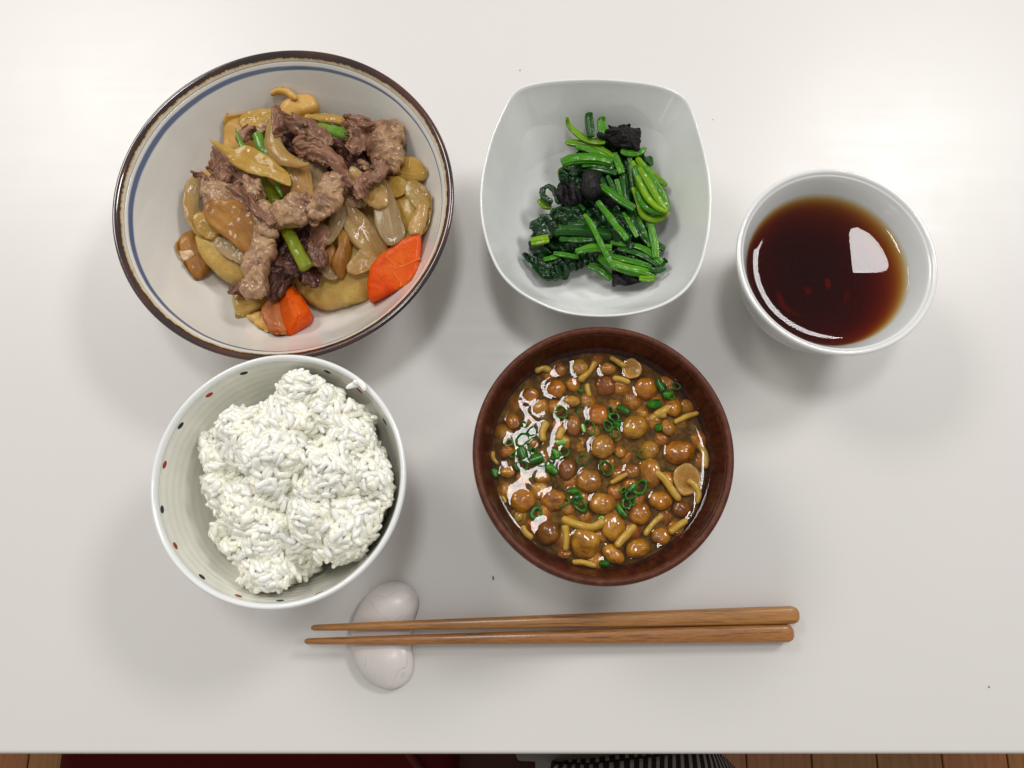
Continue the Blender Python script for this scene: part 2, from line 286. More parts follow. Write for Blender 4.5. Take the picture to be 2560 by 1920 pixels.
q.t.links.new(sc_.outputs[0], nz.inputs[1]); q.t.links.new(nz.outputs[0], vor.inputs['Vector']); vor.inputs['Scale'].default_value = 1.0
crk = q.math('MULTIPLY', q.math('LESS_THAN', vor.outputs['Distance'], 0.006), q.ramp(q.noise(70, 3), [(0.5, (0, 0, 0)), (0.6, (1, 1, 1))]))
q.set(Base_Color=q.mix(q.math('MULTIPLY', crk, 0.28), q.ramp(q.noise(90, 3), [(0.35, (0.63, 0.59, 0.565)), (0.7, (0.68, 0.64, 0.615))]), (0.22, 0.19, 0.18)), Roughness=0.36)
q.b.inputs['Coat Weight'].default_value = 0.08; q.b.inputs['Coat Roughness'].default_value = 0.15; q.bump(q.noise(90, 3), 0.12, 0.001); M['rest'] = q.m
def plain(name, col, rough=0.6, sc=80, bump=0.2, lo=0.8):
    q = NT(name); f = q.noise(sc, 4)
    q.b.inputs['IOR'].default_value = 1.25; q.set(Base_Color=q.ramp(f, [(0.3, tuple(k * lo for k in col)), (0.7, col)]), Roughness=rough); q.bump(f, bump, 0.001); return q.m
M['plank1'] = wood('honey floor board', (0.20, 0.075, 0.011), (0.25, 0.10, 0.016), (0.29, 0.125, 0.022), (1, 0.08, 1), 0.35, 30, 0.2)
M['plank2'] = wood('red brown floor board', (0.21, 0.065, 0.012), (0.26, 0.085, 0.018), (0.31, 0.11, 0.025), (1, 0.08, 1), 0.35, 30, 0.2)
M['gap'] = plain('dark floor underlay', (0.03, 0.015, 0.01))
M['red'] = plain('dark red seat fabric', (0.075, 0.002, 0.002), 0.8, 900)
M['redpipe'] = plain('red piping', (0.10, 0.012, 0.012), 0.7, 900)
M['leather'] = plain('dark brown wood', (0.06, 0.016, 0.005), 0.5, 60)
M['grey'] = plain('grey trouser cloth', (0.14, 0.13, 0.12), 0.85, 1200)
M['black'] = plain('black cloth', (0.012, 0.012, 0.013), 0.85, 1200)
M['stripe'] = plain('grey stripe cloth', (0.23, 0.20, 0.19), 0.85, 1200)
M['dotblack'] = plain('black underglaze', (0.02, 0.035, 0.035), 0.15, 400, 0.0)
M['dotred'] = plain('red overglaze', (0.32, 0.05, 0.025), 0.15, 400, 0.0)
M['speck'] = plain('dark speck', (0.13, 0.13, 0.11), 0.8, 900)
M['sediment'] = plain('black tea dust', (0.006, 0.003, 0.002), 0.8, 900)

# ------------------------------------------------------------------ shape builders
def catmull(P, n, closed=False):
    P = np.asarray(P, float); L = len(P)
    if closed: Q = np.vstack([P[-1], P, P[0], P[1]]); seg = L
    else: Q = np.vstack([2 * P[0] - P[1], P, 2 * P[-1] - P[-2]]); seg = L - 1
    out = []
    for i in range(n):
        t = (i / n * seg) if closed else (i / (n - 1) * seg)
        k = min(int(t), seg - 1); t -= k
        a, b, c, d = Q[k], Q[k + 1], Q[k + 2], Q[k + 3]
        out.append(0.5 * ((2 * b) + (c - a) * t + (2 * a - 5 * b + 4 * c - d) * t * t + (3 * b - a - 3 * c + d) * t ** 3))
    return np.array(out)
def even(P, n):            # even arc-length resample of a closed loop
    Q = np.vstack([P, P[:1]]); d = np.r_[0, np.cumsum(np.linalg.norm(np.diff(Q[:, :2], axis=0), axis=1))]
    s = np.linspace(0, d[-1], n, endpoint=False)
    return np.stack([np.interp(s, d, Q[:, k]) for k in range(Q.shape[1])], 1)
def fbm(p, f, o=3, seed=0.0):
    s = 0; a = 1
    for k in range(o):
        s += a * mn.noise(Vector((p[0] * f + seed, p[1] * f + seed * 1.7, p[2] * f - seed))); f *= 2.1; a *= 0.5
    return s
def vnormals(V, F):
    N = np.zeros_like(V)
    Fa = np.array([f[:3] for f in F]); e1 = V[Fa[:, 1]] - V[Fa[:, 0]]; e2 = V[Fa[:, 2]] - V[Fa[:, 0]]; n = np.cross(e1, e2)
    for k in range(3): np.add.at(N, Fa[:, k], n)
    L = np.linalg.norm(N, axis=1); L[L == 0] = 1
    return N / L[:, None]
_seed = [0]
_uv = [None]
def crumple(V, F, amp, freq, oct=3, ridge=False):
    _seed[0] += 3.31; s = _seed[0]; N = vnormals(V, F)
    for i in range(len(V)):
        x = fbm(V[i], freq, oct, s)
        if ridge: x = 0.6 - 1.6 * abs(x)
        V[i] += N[i] * x * amp
    return V
def ucrumple(V, F, amp, fu, fv, oct=2, mode='fold', pw=1.0):
    """creases that follow the piece's own length (fu along, fv across)"""
    uv = _uv[0]; _seed[0] += 2.77; sd = _seed[0]; N_ = vnormals(V, F)
    for i in range(len(V)):
        a, b = uv[i][0], uv[i][1]; x = 0; f = 1.0; w_ = 1.0
        wob = 1.5 * mn.noise(Vector((a * fu * 0.8, b * fv * 0.2, sd + 5)))
        for k in range(oct):
            q_ = mn.noise(Vector((a * fu * f + sd, b * fv * f + wob, sd + k)))
            x += w_ * (0.55 - 1.9 * abs(q_) if mode == 'fold' else (q_ if mode == 'wave' else max(-0.25, 1.5 * (0.35 - abs(q_))))); f *= 2.2; w_ *= 0.45
        V[i] += N_[i] * x * amp
    return V
def blob(c, pts, z, h, thick, p=3.0, tilt=(0, 0), crump=0, freq=150, K=9, N=56, oct=3, sharp=False, bend=(0, 0), ridge=False, jag=0.0, fold=None):
    """closed solid from a seen outline at height z: domed top of height h, body going 'thick' down"""
    O = np.array([W(c, x, y, z)[:2] for x, y in pts])
    O = even(catmull(O, N * 3, True), N) if not sharp else even(O, N)
    if jag:
        cen = O.mean(0); _seed[0] += 1.7
        O = np.array([cen + (o - cen) * (1 + jag * fbm((o[0], o[1], 0), 500, 3, _seed[0])) for o in O])
    if (np.roll(O, -1, 0)[:, 1] * O[:, 0] - np.roll(O, -1, 0)[:, 0] * O[:, 1]).sum() < 0: O = O[::-1]
    cen = O.mean(0); R = np.linalg.norm(O - cen, axis=1).max()
    V = []; F = []
    top = [math.sin(PI / 2 * (1 - k / K)) for k in range(K)]          # 1 -> ~0
    def zf(x, y): 
        dx, dy = x - cen[0], y - cen[1]
        return tilt[0] * dx + tilt[1] * dy + 0.28 * (bend[0] * dx * dx / R + bend[1] * dy * dy / R)
    kb = 4
    for t in top:
        hh = h * (max(0, 1 - t ** p)) ** 0.55
        for o in O:
            q = cen + (o - cen) * t; V.append((q[0], q[1], z + hh + zf(*q)))
    V.append((cen[0], cen[1], z + h + zf(*cen))); ct = len(V) - 1
    bs = []
    for j in range(1, kb + 1):
        t = math.cos(j / kb * PI / 2 * 0.88); s0 = len(V); bs.append(s0)
        for o in O:
            q = cen + (o - cen) * (t * 0.25 + 0.75 if j < kb else 0.6); V.append((q[0], q[1], z - thick * math.sin(j / kb * PI / 2) + zf(*q)))
    V.append((cen[0], cen[1], z - thick + zf(*cen))); cb = len(V) - 1
    for k in range(K - 1):
        for i in range(N):
            j = (i + 1) % N; F.append((k * N + i, k * N + j, (k + 1) * N + j, (k + 1) * N + i))
    for i in range(N): F.append(((K - 1) * N + i, (K - 1) * N + (i + 1) % N, ct))
    prev = 0
    for s0 in bs:
        for i in range(N):
            j = (i + 1) % N; F.append((prev + j, prev + i, s0 + i, s0 + j))
        prev = s0
    for i in range(N): F.append((prev + (i + 1) % N, prev + i, cb))
    V = np.array(V)
    ev, evec = np.linalg.eigh(np.cov((O - cen).T)); ax = evec[:, 1]; _uv[0] = np.stack([(V[:, :2] - cen) @ ax, (V[:, :2] - cen) @ evec[:, 0]], 1)
    if fold:
        amp, fr, ang = fold; _seed[0] += 2.3
        ca, sa = math.cos(ang), math.sin(ang)
        for i in range(len(V)):
            a = (V[i, 0] * ca + V[i, 1] * sa) * fr; b = (-V[i, 0] * sa + V[i, 1] * ca) * fr * 0.3
            V[i, 2] += amp * (0.5 - abs(mn.noise(Vector((a, b, _seed[0])))) * 2.2)
    if crump: V = crumple(V, F, crump, freq, oct, ridge)
    return V, F
def strip(c, pts, z, t, curl=0.0, ridges=0, jag=0.0, crump=0, freq=200, M_=18, N=44, p=2.4, roll=(0, 0), ends=(0.5, 0.5), oct=3, ridge=False, lift=None, rdepth=0.1, ruffle=0.0, rfreq=260):
    """bent bar/ribbon: pts = (x, y, width_px[, dz]); t = thickness (m) or None for round"""
    P = []
    for q in pts:
        dz = q[3] if len(q) > 3 else 0.0
        a = W(c, q[0], q[1], z + dz); P.append((a[0], a[1], a[2], q[2] * mpp(c, z)))
    C = catmull(P, N); _seed[0] += 2.13; sd = _seed[0]
    T = np.gradient(C[:, :3], axis=0); T /= np.linalg.norm(T, axis=1)[:, None]
    s = np.linspace(0, 1, N)
    def endf(x, e): return 1.0 if e <= 0 else math.sqrt(max(0.0, 1 - (1 - min(1, x / e)) ** 2))
    Ltot = np.linalg.norm(np.diff(C[:, :3], axis=0), axis=1).sum()
    V = []
    for i in range(N):
        wd = C[i, 3]; e0 = min(0.45, ends[0] * wd / Ltot); e1 = min(0.45, ends[1] * wd / Ltot)
        k = max(0.02 if 0 < i < N - 1 else 0.35, min(endf(s[i], e0) if ends[0] > 0 else 1, endf(1 - s[i], e1) if ends[1] > 0 else 1))
        if i in (0, N - 1) and (ends[0] if i == 0 else ends[1]) <= 0: k = 0.9
        side = np.cross(T[i], (0, 0, 1)); side /= np.linalg.norm(side); up = np.cross(side, T[i])
        r = math.radians(roll[0] + (roll[1] - roll[0]) * s[i]); S1 = side * math.cos(r) + up * math.sin(r); U1 = -side * math.sin(r) + up * math.cos(r)
        th = (wd if t is None else t)
        for j in range(M_):
            a = 2 * PI * j / M_; ca, sa = math.cos(a), math.sin(a)
            x = math.copysign(abs(ca) ** (2 / p), ca); y = math.copysign(abs(sa) ** (2 / p), sa)
            g = 1 - (rdepth * (0.5 + 0.5 * math.cos(a * ridges)) if ridges else 0)
            wj = wd
            if jag: wj = wd * (1 + jag * mn.noise(Vector((s[i] * Ltot * 260, (1 if ca > 0 else -1) * 5.1, sd))) + 0.5 * jag * mn.noise(Vector((s[i] * Ltot * 800, (1 if ca > 0 else -1) * 5.1, sd))))
            rz = ruffle * x * x * (mn.noise(Vector((s[i] * Ltot * rfreq, (1 if ca > 0 else -1) * 3.7, sd + 9))) + 0.5 * mn.noise(Vector((s[i] * Ltot * rfreq * 2.3, (1 if ca > 0 else -1) * 3.7, sd)))) if ruffle else 0.0
            V.append(np.array((0, 0, rz)) + C[i, :3] + S1 * (x * g * wj / 2 * k) + U1 * (y * g * th / 2 * (k if t is None else max(k, 0.3)) - curl * x * x * wd * (1 if t is None else 1) * k))
    F = []
    for i in range(N - 1):
        for j in range(M_):
            l = (j + 1) % M_; F.append((i * M_ + j, i * M_ + l, (i + 1) * M_ + l, (i + 1) * M_ + j))
    c0 = len(V); V.append(C[0, :3] + (0 if ends[0] <= 0 else 0)); V.append(C[-1, :3])
    V = np.array(V); V[c0] = V[:M_].mean(0); V[c0 + 1] = V[c0 - M_:c0].mean(0)
    wm = C[:, 3].mean(); uu = []
    for i in range(N):
        for j in range(M_): uu.append((s[i] * Ltot, wm * 0.5 * math.cos(2 * PI * j / M_) + (0.31 * wm if math.sin(2 * PI * j / M_) < 0 else 0)))
    uu += [(0, 0), (Ltot, 0)]; _uv[0] = np.array(uu)
    for j in range(M_):
        l = (j + 1) % M_; F.append((l, j, c0)); F.append(((N - 1) * M_ + j, (N - 1) * M_ + l, c0 + 1))
    if crump: V = crumple(V, F, crump, freq, oct, ridge)
    return V, F
def lathe(prof, segs=128, mi=None, close=False):
    V = []; F = []; MI = []
    for r, z in prof:
        for k in range(segs):
            a = 2 * PI * k / segs; V.append((r * math.cos(a), r * math.sin(a), z))
    n = len(prof)
    for i in range(n - 1 + (1 if close else 0)):
        for k in range(segs):
            l = (k + 1) % segs; i2 = (i + 1) % n
            F.append((i * segs + k, i * segs + l, i2 * segs + l, i2 * segs + k)); MI.append(0 if mi is None else mi[i])
    if not close:
        for i, fl in ((0, True), (n - 1, False)):
            if prof[i][0] > 1e-6:
                s0 = i * segs; V.append((0, 0, prof[i][1])); c = len(V) - 1
                for k in range(segs):
                    l = (k + 1) % segs; F.append((s0 + l, s0 + k, c) if fl else (s0 + k, s0 + l, c)); MI.append(0)
    return np.array(V), F, MI
def smoothprof(P, n): return [tuple(x) for x in catmull(P, n)]

# ------------------------------------------------------------------ table and what lies beyond its edge
YE = W('view', 1106, 1629.5, 0)[1]
tbl = empty('table', (0, YE + 0.40, -0.72), 'white laminate dining table that all the dishes stand on', 'table')
def boxmesh(x0, x1, y0, y1, z0, z1, bev=0.0, seg=3):
    import bmesh
    bm = bmesh.new(); bmesh.ops.create_cube(bm, size=1)
    for v in bm.verts: v.co = ((x0 + x1) / 2 + v.co.x * (x1 - x0), (y0 + y1) / 2 + v.co.y * (y1 - y0), (z0 + z1) / 2 + v.co.z * (z1 - z0))
    if bev: bmesh.ops.bevel(bm, geom=bm.edges[:], offset=bev, segments=seg, affect='EDGES', profile=0.5)
    V = np.array([v.co[:] for v in bm.verts]); bm.verts.index_update(); F = [tuple(v.index for v in f.verts) for f in bm.faces]; bm.free(); return V, F
V, F = boxmesh(-0.75, 0.75, YE, YE + 0.80, -0.030, 0.0, 0.0022, 4); world_obj('tabletop', V, F, M['table'], parent=tbl)
V, F = boxmesh(-0.747, 0.747, YE - 0.0007, YE - 0.0001, -0.028, -0.0045); world_obj('edge_band', V, F, M['edge'], parent=tbl)
for sx in (-0.68, 0.68):
    for yy in (YE + 0.07, YE + 0.73):
        V, F = boxmesh(sx - 0.025, sx + 0.025, yy - 0.025, yy + 0.025, -0.72, -0.030, 0.003); world_obj('leg', V, F, M['white'], parent=tbl)
# floor of boards
fl = tag(link('floor', mesh('floor', [(-2.5, -2, -0.731), (2.5, -2, -0.731), (2.5, 2.5, -0.731), (-2.5, 2.5, -0.731)], [(0, 1, 2, 3)], M['gap'])), kind='structure')
bw = 0.088; k = 0
x = -2.5
while x < 2.5:
    y = -2.0 + (k * 0.37) % 0.9
    while y < 1.2:
        V, F = boxmesh(x + 0.0008, x + bw - 0.0008, y, min(y + 0.898, 1.3), -0.7305, -0.720, 0.001, 1)
        b_ = link('floor_board', mesh('floor_board', V, F, M['plank1'] if (k * 7 + int(y * 3)) % 3 else M['plank2'], smooth=False), fl)
        y += 0.9
    x += bw; k += 1
# red seat cushion under the left of the edge
def under(pxx, z): return W('src', pxx, 1905, z)
z0 = -0.27
a = under(215, z0)[0]; b = under(1035, z0)[0]
yb = YE + 0.06
cu = empty('seat_cushion', ((a + b) / 2, YE - 0.17, z0 - 0.05), 'dark red cushion with piping, below the left half of the table edge', 'cushion')
V, F = boxmesh(a - 0.03, b + 0.035, yb - 0.46, yb, z0 - 0.05, z0, 0.022, 5); V = crumple(V, F, 0.002, 14); world_obj('cover', V, F, M['red'], parent=cu)
def tube(P, r, seg=8):
    P = np.asarray(P, float); T = np.gradient(P, axis=0); T /= np.linalg.norm(T, axis=1)[:, None]; V = []; F = []
    for i, p in enumerate(P):
        u = np.cross(T[i], (0.1, 0.2, 1)); u /= np.linalg.norm(u); v = np.cross(T[i], u)
        for k in range(seg):
            a_ = 2 * PI * k / seg; V.append(p + (u * math.cos(a_) + v * math.sin(a_)) * r)
    for i in range(len(P) - 1):
        for k in range(seg):
            l = (k + 1) % seg; F.append((i * seg + k, i * seg + l, (i + 1) * seg + l, (i + 1) * seg + k))
    F.append(tuple(range(seg))[::-1]); F.append(tuple((len(P) - 1) * seg + k for k in range(seg)))
    return np.array(V), F
p0 = W('src', 1020, 1880, z0 + 0.004); p1 = W('src', 1075, 1960, z0 + 0.004)
V, F = tube(catmull([p0 + (p0 - p1) * 1.5, p0, p1, p1 + (p1 - p0) * 2], 20), 0.0035); world_obj('piping', V, F, M['redpipe'], parent=cu)
# dark wooden chair seat further right
ch = empty('chair', (0.05, YE - 0.15, -0.72), 'dark brown wooden chair seat half hidden between cushion and clothes', 'chair')
a = W('src', 1120, 1905, -0.29)[0]; b = W('src', 1370, 1905, -0.29)[0]
V, F = boxmesh(a, b + 0.05, YE - 0.35, YE + 0.05, -0.325, -0.29, 0.01, 3); world_obj('seat', V, F, M['leather'], parent=ch)
for xx in (a + 0.03, b + 0.02):
    for yy in (YE - 0.32, YE + 0.02):
        V, F = boxmesh(xx - 0.015, xx + 0.015, yy - 0.015, yy + 0.015, -0.72, -0.325, 0.003); world_obj('leg', V, F, M['leather'], parent=ch)
# striped shirt and grey trousers of whoever sits at the table
def cloth_fold(name, rows, mats, mifun, label, cat, nx=120):
    R = np.array([catmull(r, nx) for r in rows]); R = catmull(R.reshape(len(rows), -1), 30).reshape(30, nx, 3)
    for i in range(30):
        for j in range(nx): R[i, j, 2] += 0.003 * mn.noise(Vector((R[i, j, 0] * 45, R[i, j, 1] * 25, 3.0)))
    V = list(R.reshape(-1, 3)); n = len(V); V += [v - np.array((0, 0, 0.02)) for v in V]; F = []; MI = []
    for i in range(29):
        for j in range(nx - 1):
            a_ = i * nx + j; F.append((a_, a_ + 1, a_ + nx + 1, a_ + nx)); MI.append(mifun(i, j)); F.append((n + a_ + nx, n + a_ + nx + 1, n + a_ + 1, n + a_)); MI.append(mifun(i, j))
    rim = [j for j in range(nx)] + [i * nx + nx - 1 for i in range(1, 30)] + [29 * nx + j for j in range(nx - 2, -1, -1)] + [i * nx for i in range(28, 0, -1)]
    for k_ in range(len(rim)):
        a_, b_ = rim[k_], rim[(k_ + 1) % len(rim)]; F.append((b_, a_, n + a_, n + b_)); MI.append(0)
    return world_obj(name, V, F, mats, label, cat, mi=MI)
zt = -0.17
rowsG = []
def Z(px, py, z): return W('src', px, py, z)
rowsG.append([Z(1285, 1880, -0.12) + (0, 0.05, 0), Z(1450, 1875, -0.12) + (0, 0.05, 0.01), Z(1600, 1875, -0.12) + (0, 0.05, 0), Z(1700, 1880, -0.13) + (0, 0.05, 0)])
rowsG.append([Z(1290, 1887, -0.12), Z(1440, 1893, -0.12), Z(1580, 1890, -0.12), Z(1700, 1886, -0.13)])
rowsG.append([Z(1335, 1895, -0.14), Z(1430, 1912, -0.14), Z(1580, 1925, -0.14), Z(1700, 1925, -0.15)])
rowsG.append([Z(1340, 1990, -0.2), Z(1430, 1990, -0.2), Z(1580, 1990, -0.2), Z(1700, 1990, -0.2)])
cloth_fold('trousers', rowsG, M['grey'], lambda i, j: 0, 'grey cloth lap showing just below the middle of the table edge', 'trousers')
rowsS = [[Z(1385, 1911, -0.115), Z(1480, 1909, -0.11), Z(1590, 1898, -0.105), Z(1680, 1886, -0.10), Z(1760, 1876, -0.10), Z(1800, 1884, -0.11), Z(1835, 1915, -0.12)],
         [Z(1388, 1916, -0.105), Z(1480, 1914, -0.10), Z(1590, 1903, -0.095), Z(1680, 1891, -0.09), Z(1760, 1881, -0.09), Z(1800, 1890, -0.10), Z(1838, 1920, -0.12)],
         [Z(1380, 1940, -0.10), Z(1480, 1940, -0.09), Z(1590, 1935, -0.085), Z(1680, 1930, -0.08), Z(1770, 1930, -0.08), Z(1820, 1935, -0.10), Z(1860, 1950, -0.12)],
         [Z(1370, 2100, -0.06), Z(1480, 2100, -0.05), Z(1590, 2100, -0.04), Z(1680, 2100, -0.04), Z(1800, 2100, -0.05), Z(1860, 2100, -0.07), Z(1900, 2100, -0.10)]]
cloth_fold('striped_shirt', rowsS, [M['black'], M['stripe']], lambda i, j: 1 if (j % 10) in (0, 1, 2, 3) else 0, 'black and grey striped shirt bulging out below the table edge', 'shirt', nx=260)
V, F = boxmesh(Z(1345, 1905, -0.2)[0], Z(1800, 1905, -0.2)[0], YE - 0.2, YE + 0.04, -0.285, -0.19, 0.03, 5)  # added black block, stands in for the shadowed gap below the clothes
world_obj('shade_block', V, F, M['black'], 'added black block for the shadowed gap under the grey and striped clothes', 'shade')

# ------------------------------------------------------------------ crockery
def centre(c, x, y, z): return W(c, x, y, z)
# stew bowl: rim z .055, R .0838
SB = np.array([-0.1125, 0.1797, 0.0]); SBZ = 0.055
stew_in = smoothprof([(0.0001, 0.0105), (0.030, 0.0108), (0.046, 0.0135), (0.060, 0.0235), (0.0705, 0.0375), (0.0775, 0.0490), (0.0792, 0.0515)], 34)
bowl = empty('stew_bowl', SB, 'wide cream bowl with brown rim and blue inner line holding meat and potato stew', 'bowl')
outer = smoothprof([(0.0826, 0.0505), (0.0765, 0.0400), (0.062, 0.0235), (0.046, 0.0120), (0.0385, 0.0085)], 22)
prof = stew_in + [(0.0792, 0.0513)] 
body = [(0.0001, 0.0070), (0.034, 0.0070)] + outer[::-1] + [(0.0815, 0.0508)] + stew_in[::-1]
V, F, _ = lathe(body, 160); link('body', mesh('body', V, F, M['stewbowl']), bowl)
V, F, _ = lathe(smoothprof([(0.0792, 0.0515), (0.0805, 0.0536), (0.0818, 0.0548), (0.0830, 0.0550), (0.0838, 0.0544), (0.0839, 0.0532), (0.0829, 0.0506)], 20)[::-1] + [(0.0815, 0.0508)], 160, close=True); link('rim', mesh('rim', V, F, M['stewrim']), bowl)
V, F, _ = lathe([(0.0385, 0.0085), (0.0385, 0.0004), (0.0378, 0), (0.036, 0), (0.0353, 0.0004), (0.0345, 0.0069)], 96, close=True); link('foot', mesh('foot', V, F, M['stewbowl']), bowl)

# rice bowl: rim z .070
RZ = 0.070; k = (CAM_H - RZ) / (CAM_H - 0.065)
RB = np.array([-0.1018 * k, 0.0407 * k, 0]); RR = 0.0557 * k
rb = empty('rice_bowl', RB, 'white ribbed bowl with red and black painted dots holding rice', 'bowl')
rin = [(0.0001, 0.012), (0.018, 0.0125), (0.030, 0.0185), (0.040, 0.031), (0.047, 0.047), (0.0512, 0.063), (0.0520, 0.0665)]
rout = [(0.0543, 0.0665), (0.0535, 0.061), (0.0495, 0.045), (0.043, 0.030), (0.033, 0.016), (0.022, 0.0085)]
V, F, _ = lathe([(0.0001, 0.0065), (0.020, 0.0065)] + smoothprof(rout, 26)[::-1] + smoothprof(rin, 40)[::-1], 160); link('body', mesh('body', V, F, M['ricebowl']), rb)
V, F, _ = lathe(smoothprof([(0.0520, 0.0665), (0.0525, 0.0688), (0.0536, 0.0698), (0.0546, 0.0692), (0.0549, 0.0680), (0.0544, 0.0664)], 16)[::-1] + [(0.053, 0.0664)], 160, close=True); link('rim', mesh('rim', V, F, M['ricerim']), rb)
V, F, _ = lathe([(0.0225, 0.0085), (0.0222, 0.0005), (0.021, 0), (0.0197, 0.0005), (0.0192, 0.0064)], 80, close=True); link('foot', mesh('foot', V, F, M['ricebowl']), rb)
def pr(prof, z):
    P = sorted(prof, key=lambda q: q[1]); return np.interp(z, [p[1] for p in P], [p[0] for p in P])
def dotmesh(mat):
    V = [(0, 0, 0.00022)]; F = []
    for r, h in ((0.5, 0.0002), (0.85, 0.00012), (1.0, -0.0001)):
        for k_ in range(16):
            a_ = 2 * PI * k_ / 16; V.append((r * 0.0020 * math.cos(a_), r * 0.00125 * math.sin(a_), h))
    for k_ in range(16):
        l = (k_ + 1) % 16; F.append((0, 1 + k_, 1 + l))
        for j in (0, 1): F.append((1 + j * 16 + k_, 1 + (j + 1) * 16 + k_, 1 + (j + 1) * 16 + l, 1 + j * 16 + l))
    return mesh('painted_dot', V, F, mat)
dm = {'b': dotmesh(M['dotblack']), 'r': dotmesh(M['dotred'])}
def put_dot(ang, z, kind, prof, sign):
    r = pr(prof, z); r2 = pr(prof, z + 0.002); r1 = pr(prof, z - 0.002); sl = math.atan2(0.004, r2 - r1)
    er = Vector((math.cos(ang), math.sin(ang), 0)); et = Vector((-math.sin(ang), math.cos(ang), 0))
    up = (er * math.cos(sl) + Vector((0, 0, 1)) * math.sin(sl)).normalized(); n_ = et.cross(up) if sign > 0 else up.cross(et); 
    t_ = (et * math.cos(0.25) + up * math.sin(0.25)); b_ = n_.cross(t_)
    m_ = Matrix(((t_.x, b_.x, n_.x), (t_.y, b_.y, n_.y), (t_.z, b_.z, n_.z))).to_4x4()
    o = link('painted_dot', dm[kind], rb); o.matrix_local = Matrix.Translation(er * r + Vector((0, 0, z))) @ m_
for (x, y, kd) in [(615, 172, 'b'), (410, 300, 'r'), (240, 483, 'b'), (145, 715, 'r'), (132, 980, 'b'), (210, 1195, 'r'), (367, 1380, 'b'), (583, 1492, 'r'), (1110, 165, 'b'), (1300, 275, 'r'), (1450, 460, 'b'), (830, 1520, 'b'), (1060, 1475, 'r')]:
    best = None
    for zz in np.linspace(0.052, 0.0665, 30):     # where the sight line meets the inner wall
        p_ = W('rice', x, y, zz) - RB; dd = abs(math.hypot(p_[0], p_[1]) - pr(rin, zz))
        if best is None or dd < best[0]: best = (dd, zz, math.atan2(p_[1], p_[0]))
    put_dot(best[2], best[1], kd, rin, -1)
for k_ in range(15): put_dot(-2.35 + k_ * 2 * PI / 15, 0.060 - 0.006 * (k_ % 2), 'rb'[k_ % 2], rout, 1)

# soup bowl: rim z .068 R .057
UB = np.array([0.0398, 0.0517, 0]); UZ = 0.0540
ub = empty('soup_bowl', UB, 'red brown lacquered wooden bowl holding mushroom miso soup', 'bowl')
uin = [(0.0001, 0.010), (0.022, 0.011), (0.038, 0.021), (0.0465, 0.040), (0.0498, 0.054), (0.0535, 0.0664)]
uout = [(0.0570, 0.0655), (0.0568, 0.056), (0.053, 0.038), (0.044, 0.020), (0.031, 0.010)]
V, F, _ = lathe([(0.0001, 0.0085), (0.028, 0.0085)] + smoothprof(uout, 26)[::-1] + smoothprof(uin, 36)[::-1], 160); link('body', mesh('body', V, F, M['lacq']), ub)
V, F, _ = lathe(smoothprof([(0.0535, 0.0664), (0.0540, 0.0676), (0.0553, 0.0682), (0.0566, 0.0676), (0.0571, 0.0655)], 14)[::-1] + [(0.055, 0.0655)], 160, close=True); link('rim', mesh('rim', V, F, M['lacqrim']), ub)
V, F, _ = lathe([(0.031, 0.010), (0.0305, 0.0006), (0.0295, 0), (0.028, 0.0006), (0.0275, 0.0084)], 80, close=True); link('foot', mesh('foot', V, F, M['lacq']), ub)

# tea cup: rim z .055 R .0485
CB = np.array([0.1566, 0.1470, 0]); TZ = 0.0418
cb = empty('tea_cup', CB, 'plain white round cup of dark tea at the right', 'cup')
cin = [(0.0001, 0.0065), (0.014, 0.0068), (0.026, 0.0125), (0.0345, 0.0255), (0.0396, 0.0418), (0.0440, 0.0520), (0.0455, 0.0538)]
cout = [(0.0482, 0.0530), (0.0470, 0.0490), (0.0432, 0.0380), (0.0370, 0.0210), (0.0280, 0.0095), (0.0210, 0.0060)]
V, F, _ = lathe([(0.0001, 0.0045), (0.019, 0.0045)] + smoothprof(cout, 30)[::-1] + smoothprof([(0.0482, 0.0530), (0.0482, 0.0545), (0.0472, 0.0551), (0.0462, 0.0547), (0.0455, 0.0538)], 10)[1:-1] + smoothprof(cin, 40)[::-1], 160); link('body', mesh('body', V, F, M['cup']), cb)
V, F, _ = lathe([(0.0213, 0.0062), (0.0208, 0.0005), (0.0200, 0), (0.0188, 0.0005), (0.0184, 0.0044)], 80, close=True); link('foot', mesh('foot', V, F, M['cup']), cb)
# tea with a meniscus climbing the wall
def liquid_body(z, wallprof, R, hf, n_ring=90, seg=192, depth=None):
    rs = list(np.linspace(0.0002, R - 0.003, n_ring - 30)) + list(np.linspace(R - 0.0029, R, 30))
    V = []; F = []
    for r in rs:
        for k_ in range(seg):
            a_ = 2 * PI * k_ / seg; V.append((r * math.cos(a_), r * math.sin(a_), z + hf(r, a_)))
    nr = len(rs)
    for i in range(nr - 1):
        for k_ in range(seg):
            l = (k_ + 1) % seg; F.append((i * seg + k_, (i + 1) * seg + k_, (i + 1) * seg + l, i * seg + l))
    F.append(tuple(range(seg)))
    prev = (nr - 1) * seg
    for zz in np.linspace(z - 0.0004, wallprof[0][1] - 0.0008, 14):
        rr_ = max(0.012, pr(wallprof, zz) + 0.0007); s0 = len(V)
        for k_ in range(seg): V.append((rr_ * math.cos(2 * PI * k_ / seg), rr_ * math.sin(2 * PI * k_ / seg), zz))
        for k_ in range(seg):
            l = (k_ + 1) % seg; F.append((prev + k_, s0 + k_, s0 + l, prev + l))
        prev = s0
    F.append(tuple(prev + k_ for k_ in range(seg))[::-1])
    return np.array(V), F
def men(R, h, lam): return lambda r, a: h * math.exp(-(R - r) / lam)
RT = float(pr(cin, TZ + 0.001)) + 0.0001
tea = empty('tea', CB + (0, 0, 0.0066), 'dark red brown roasted tea filling the white cup', 'tea')
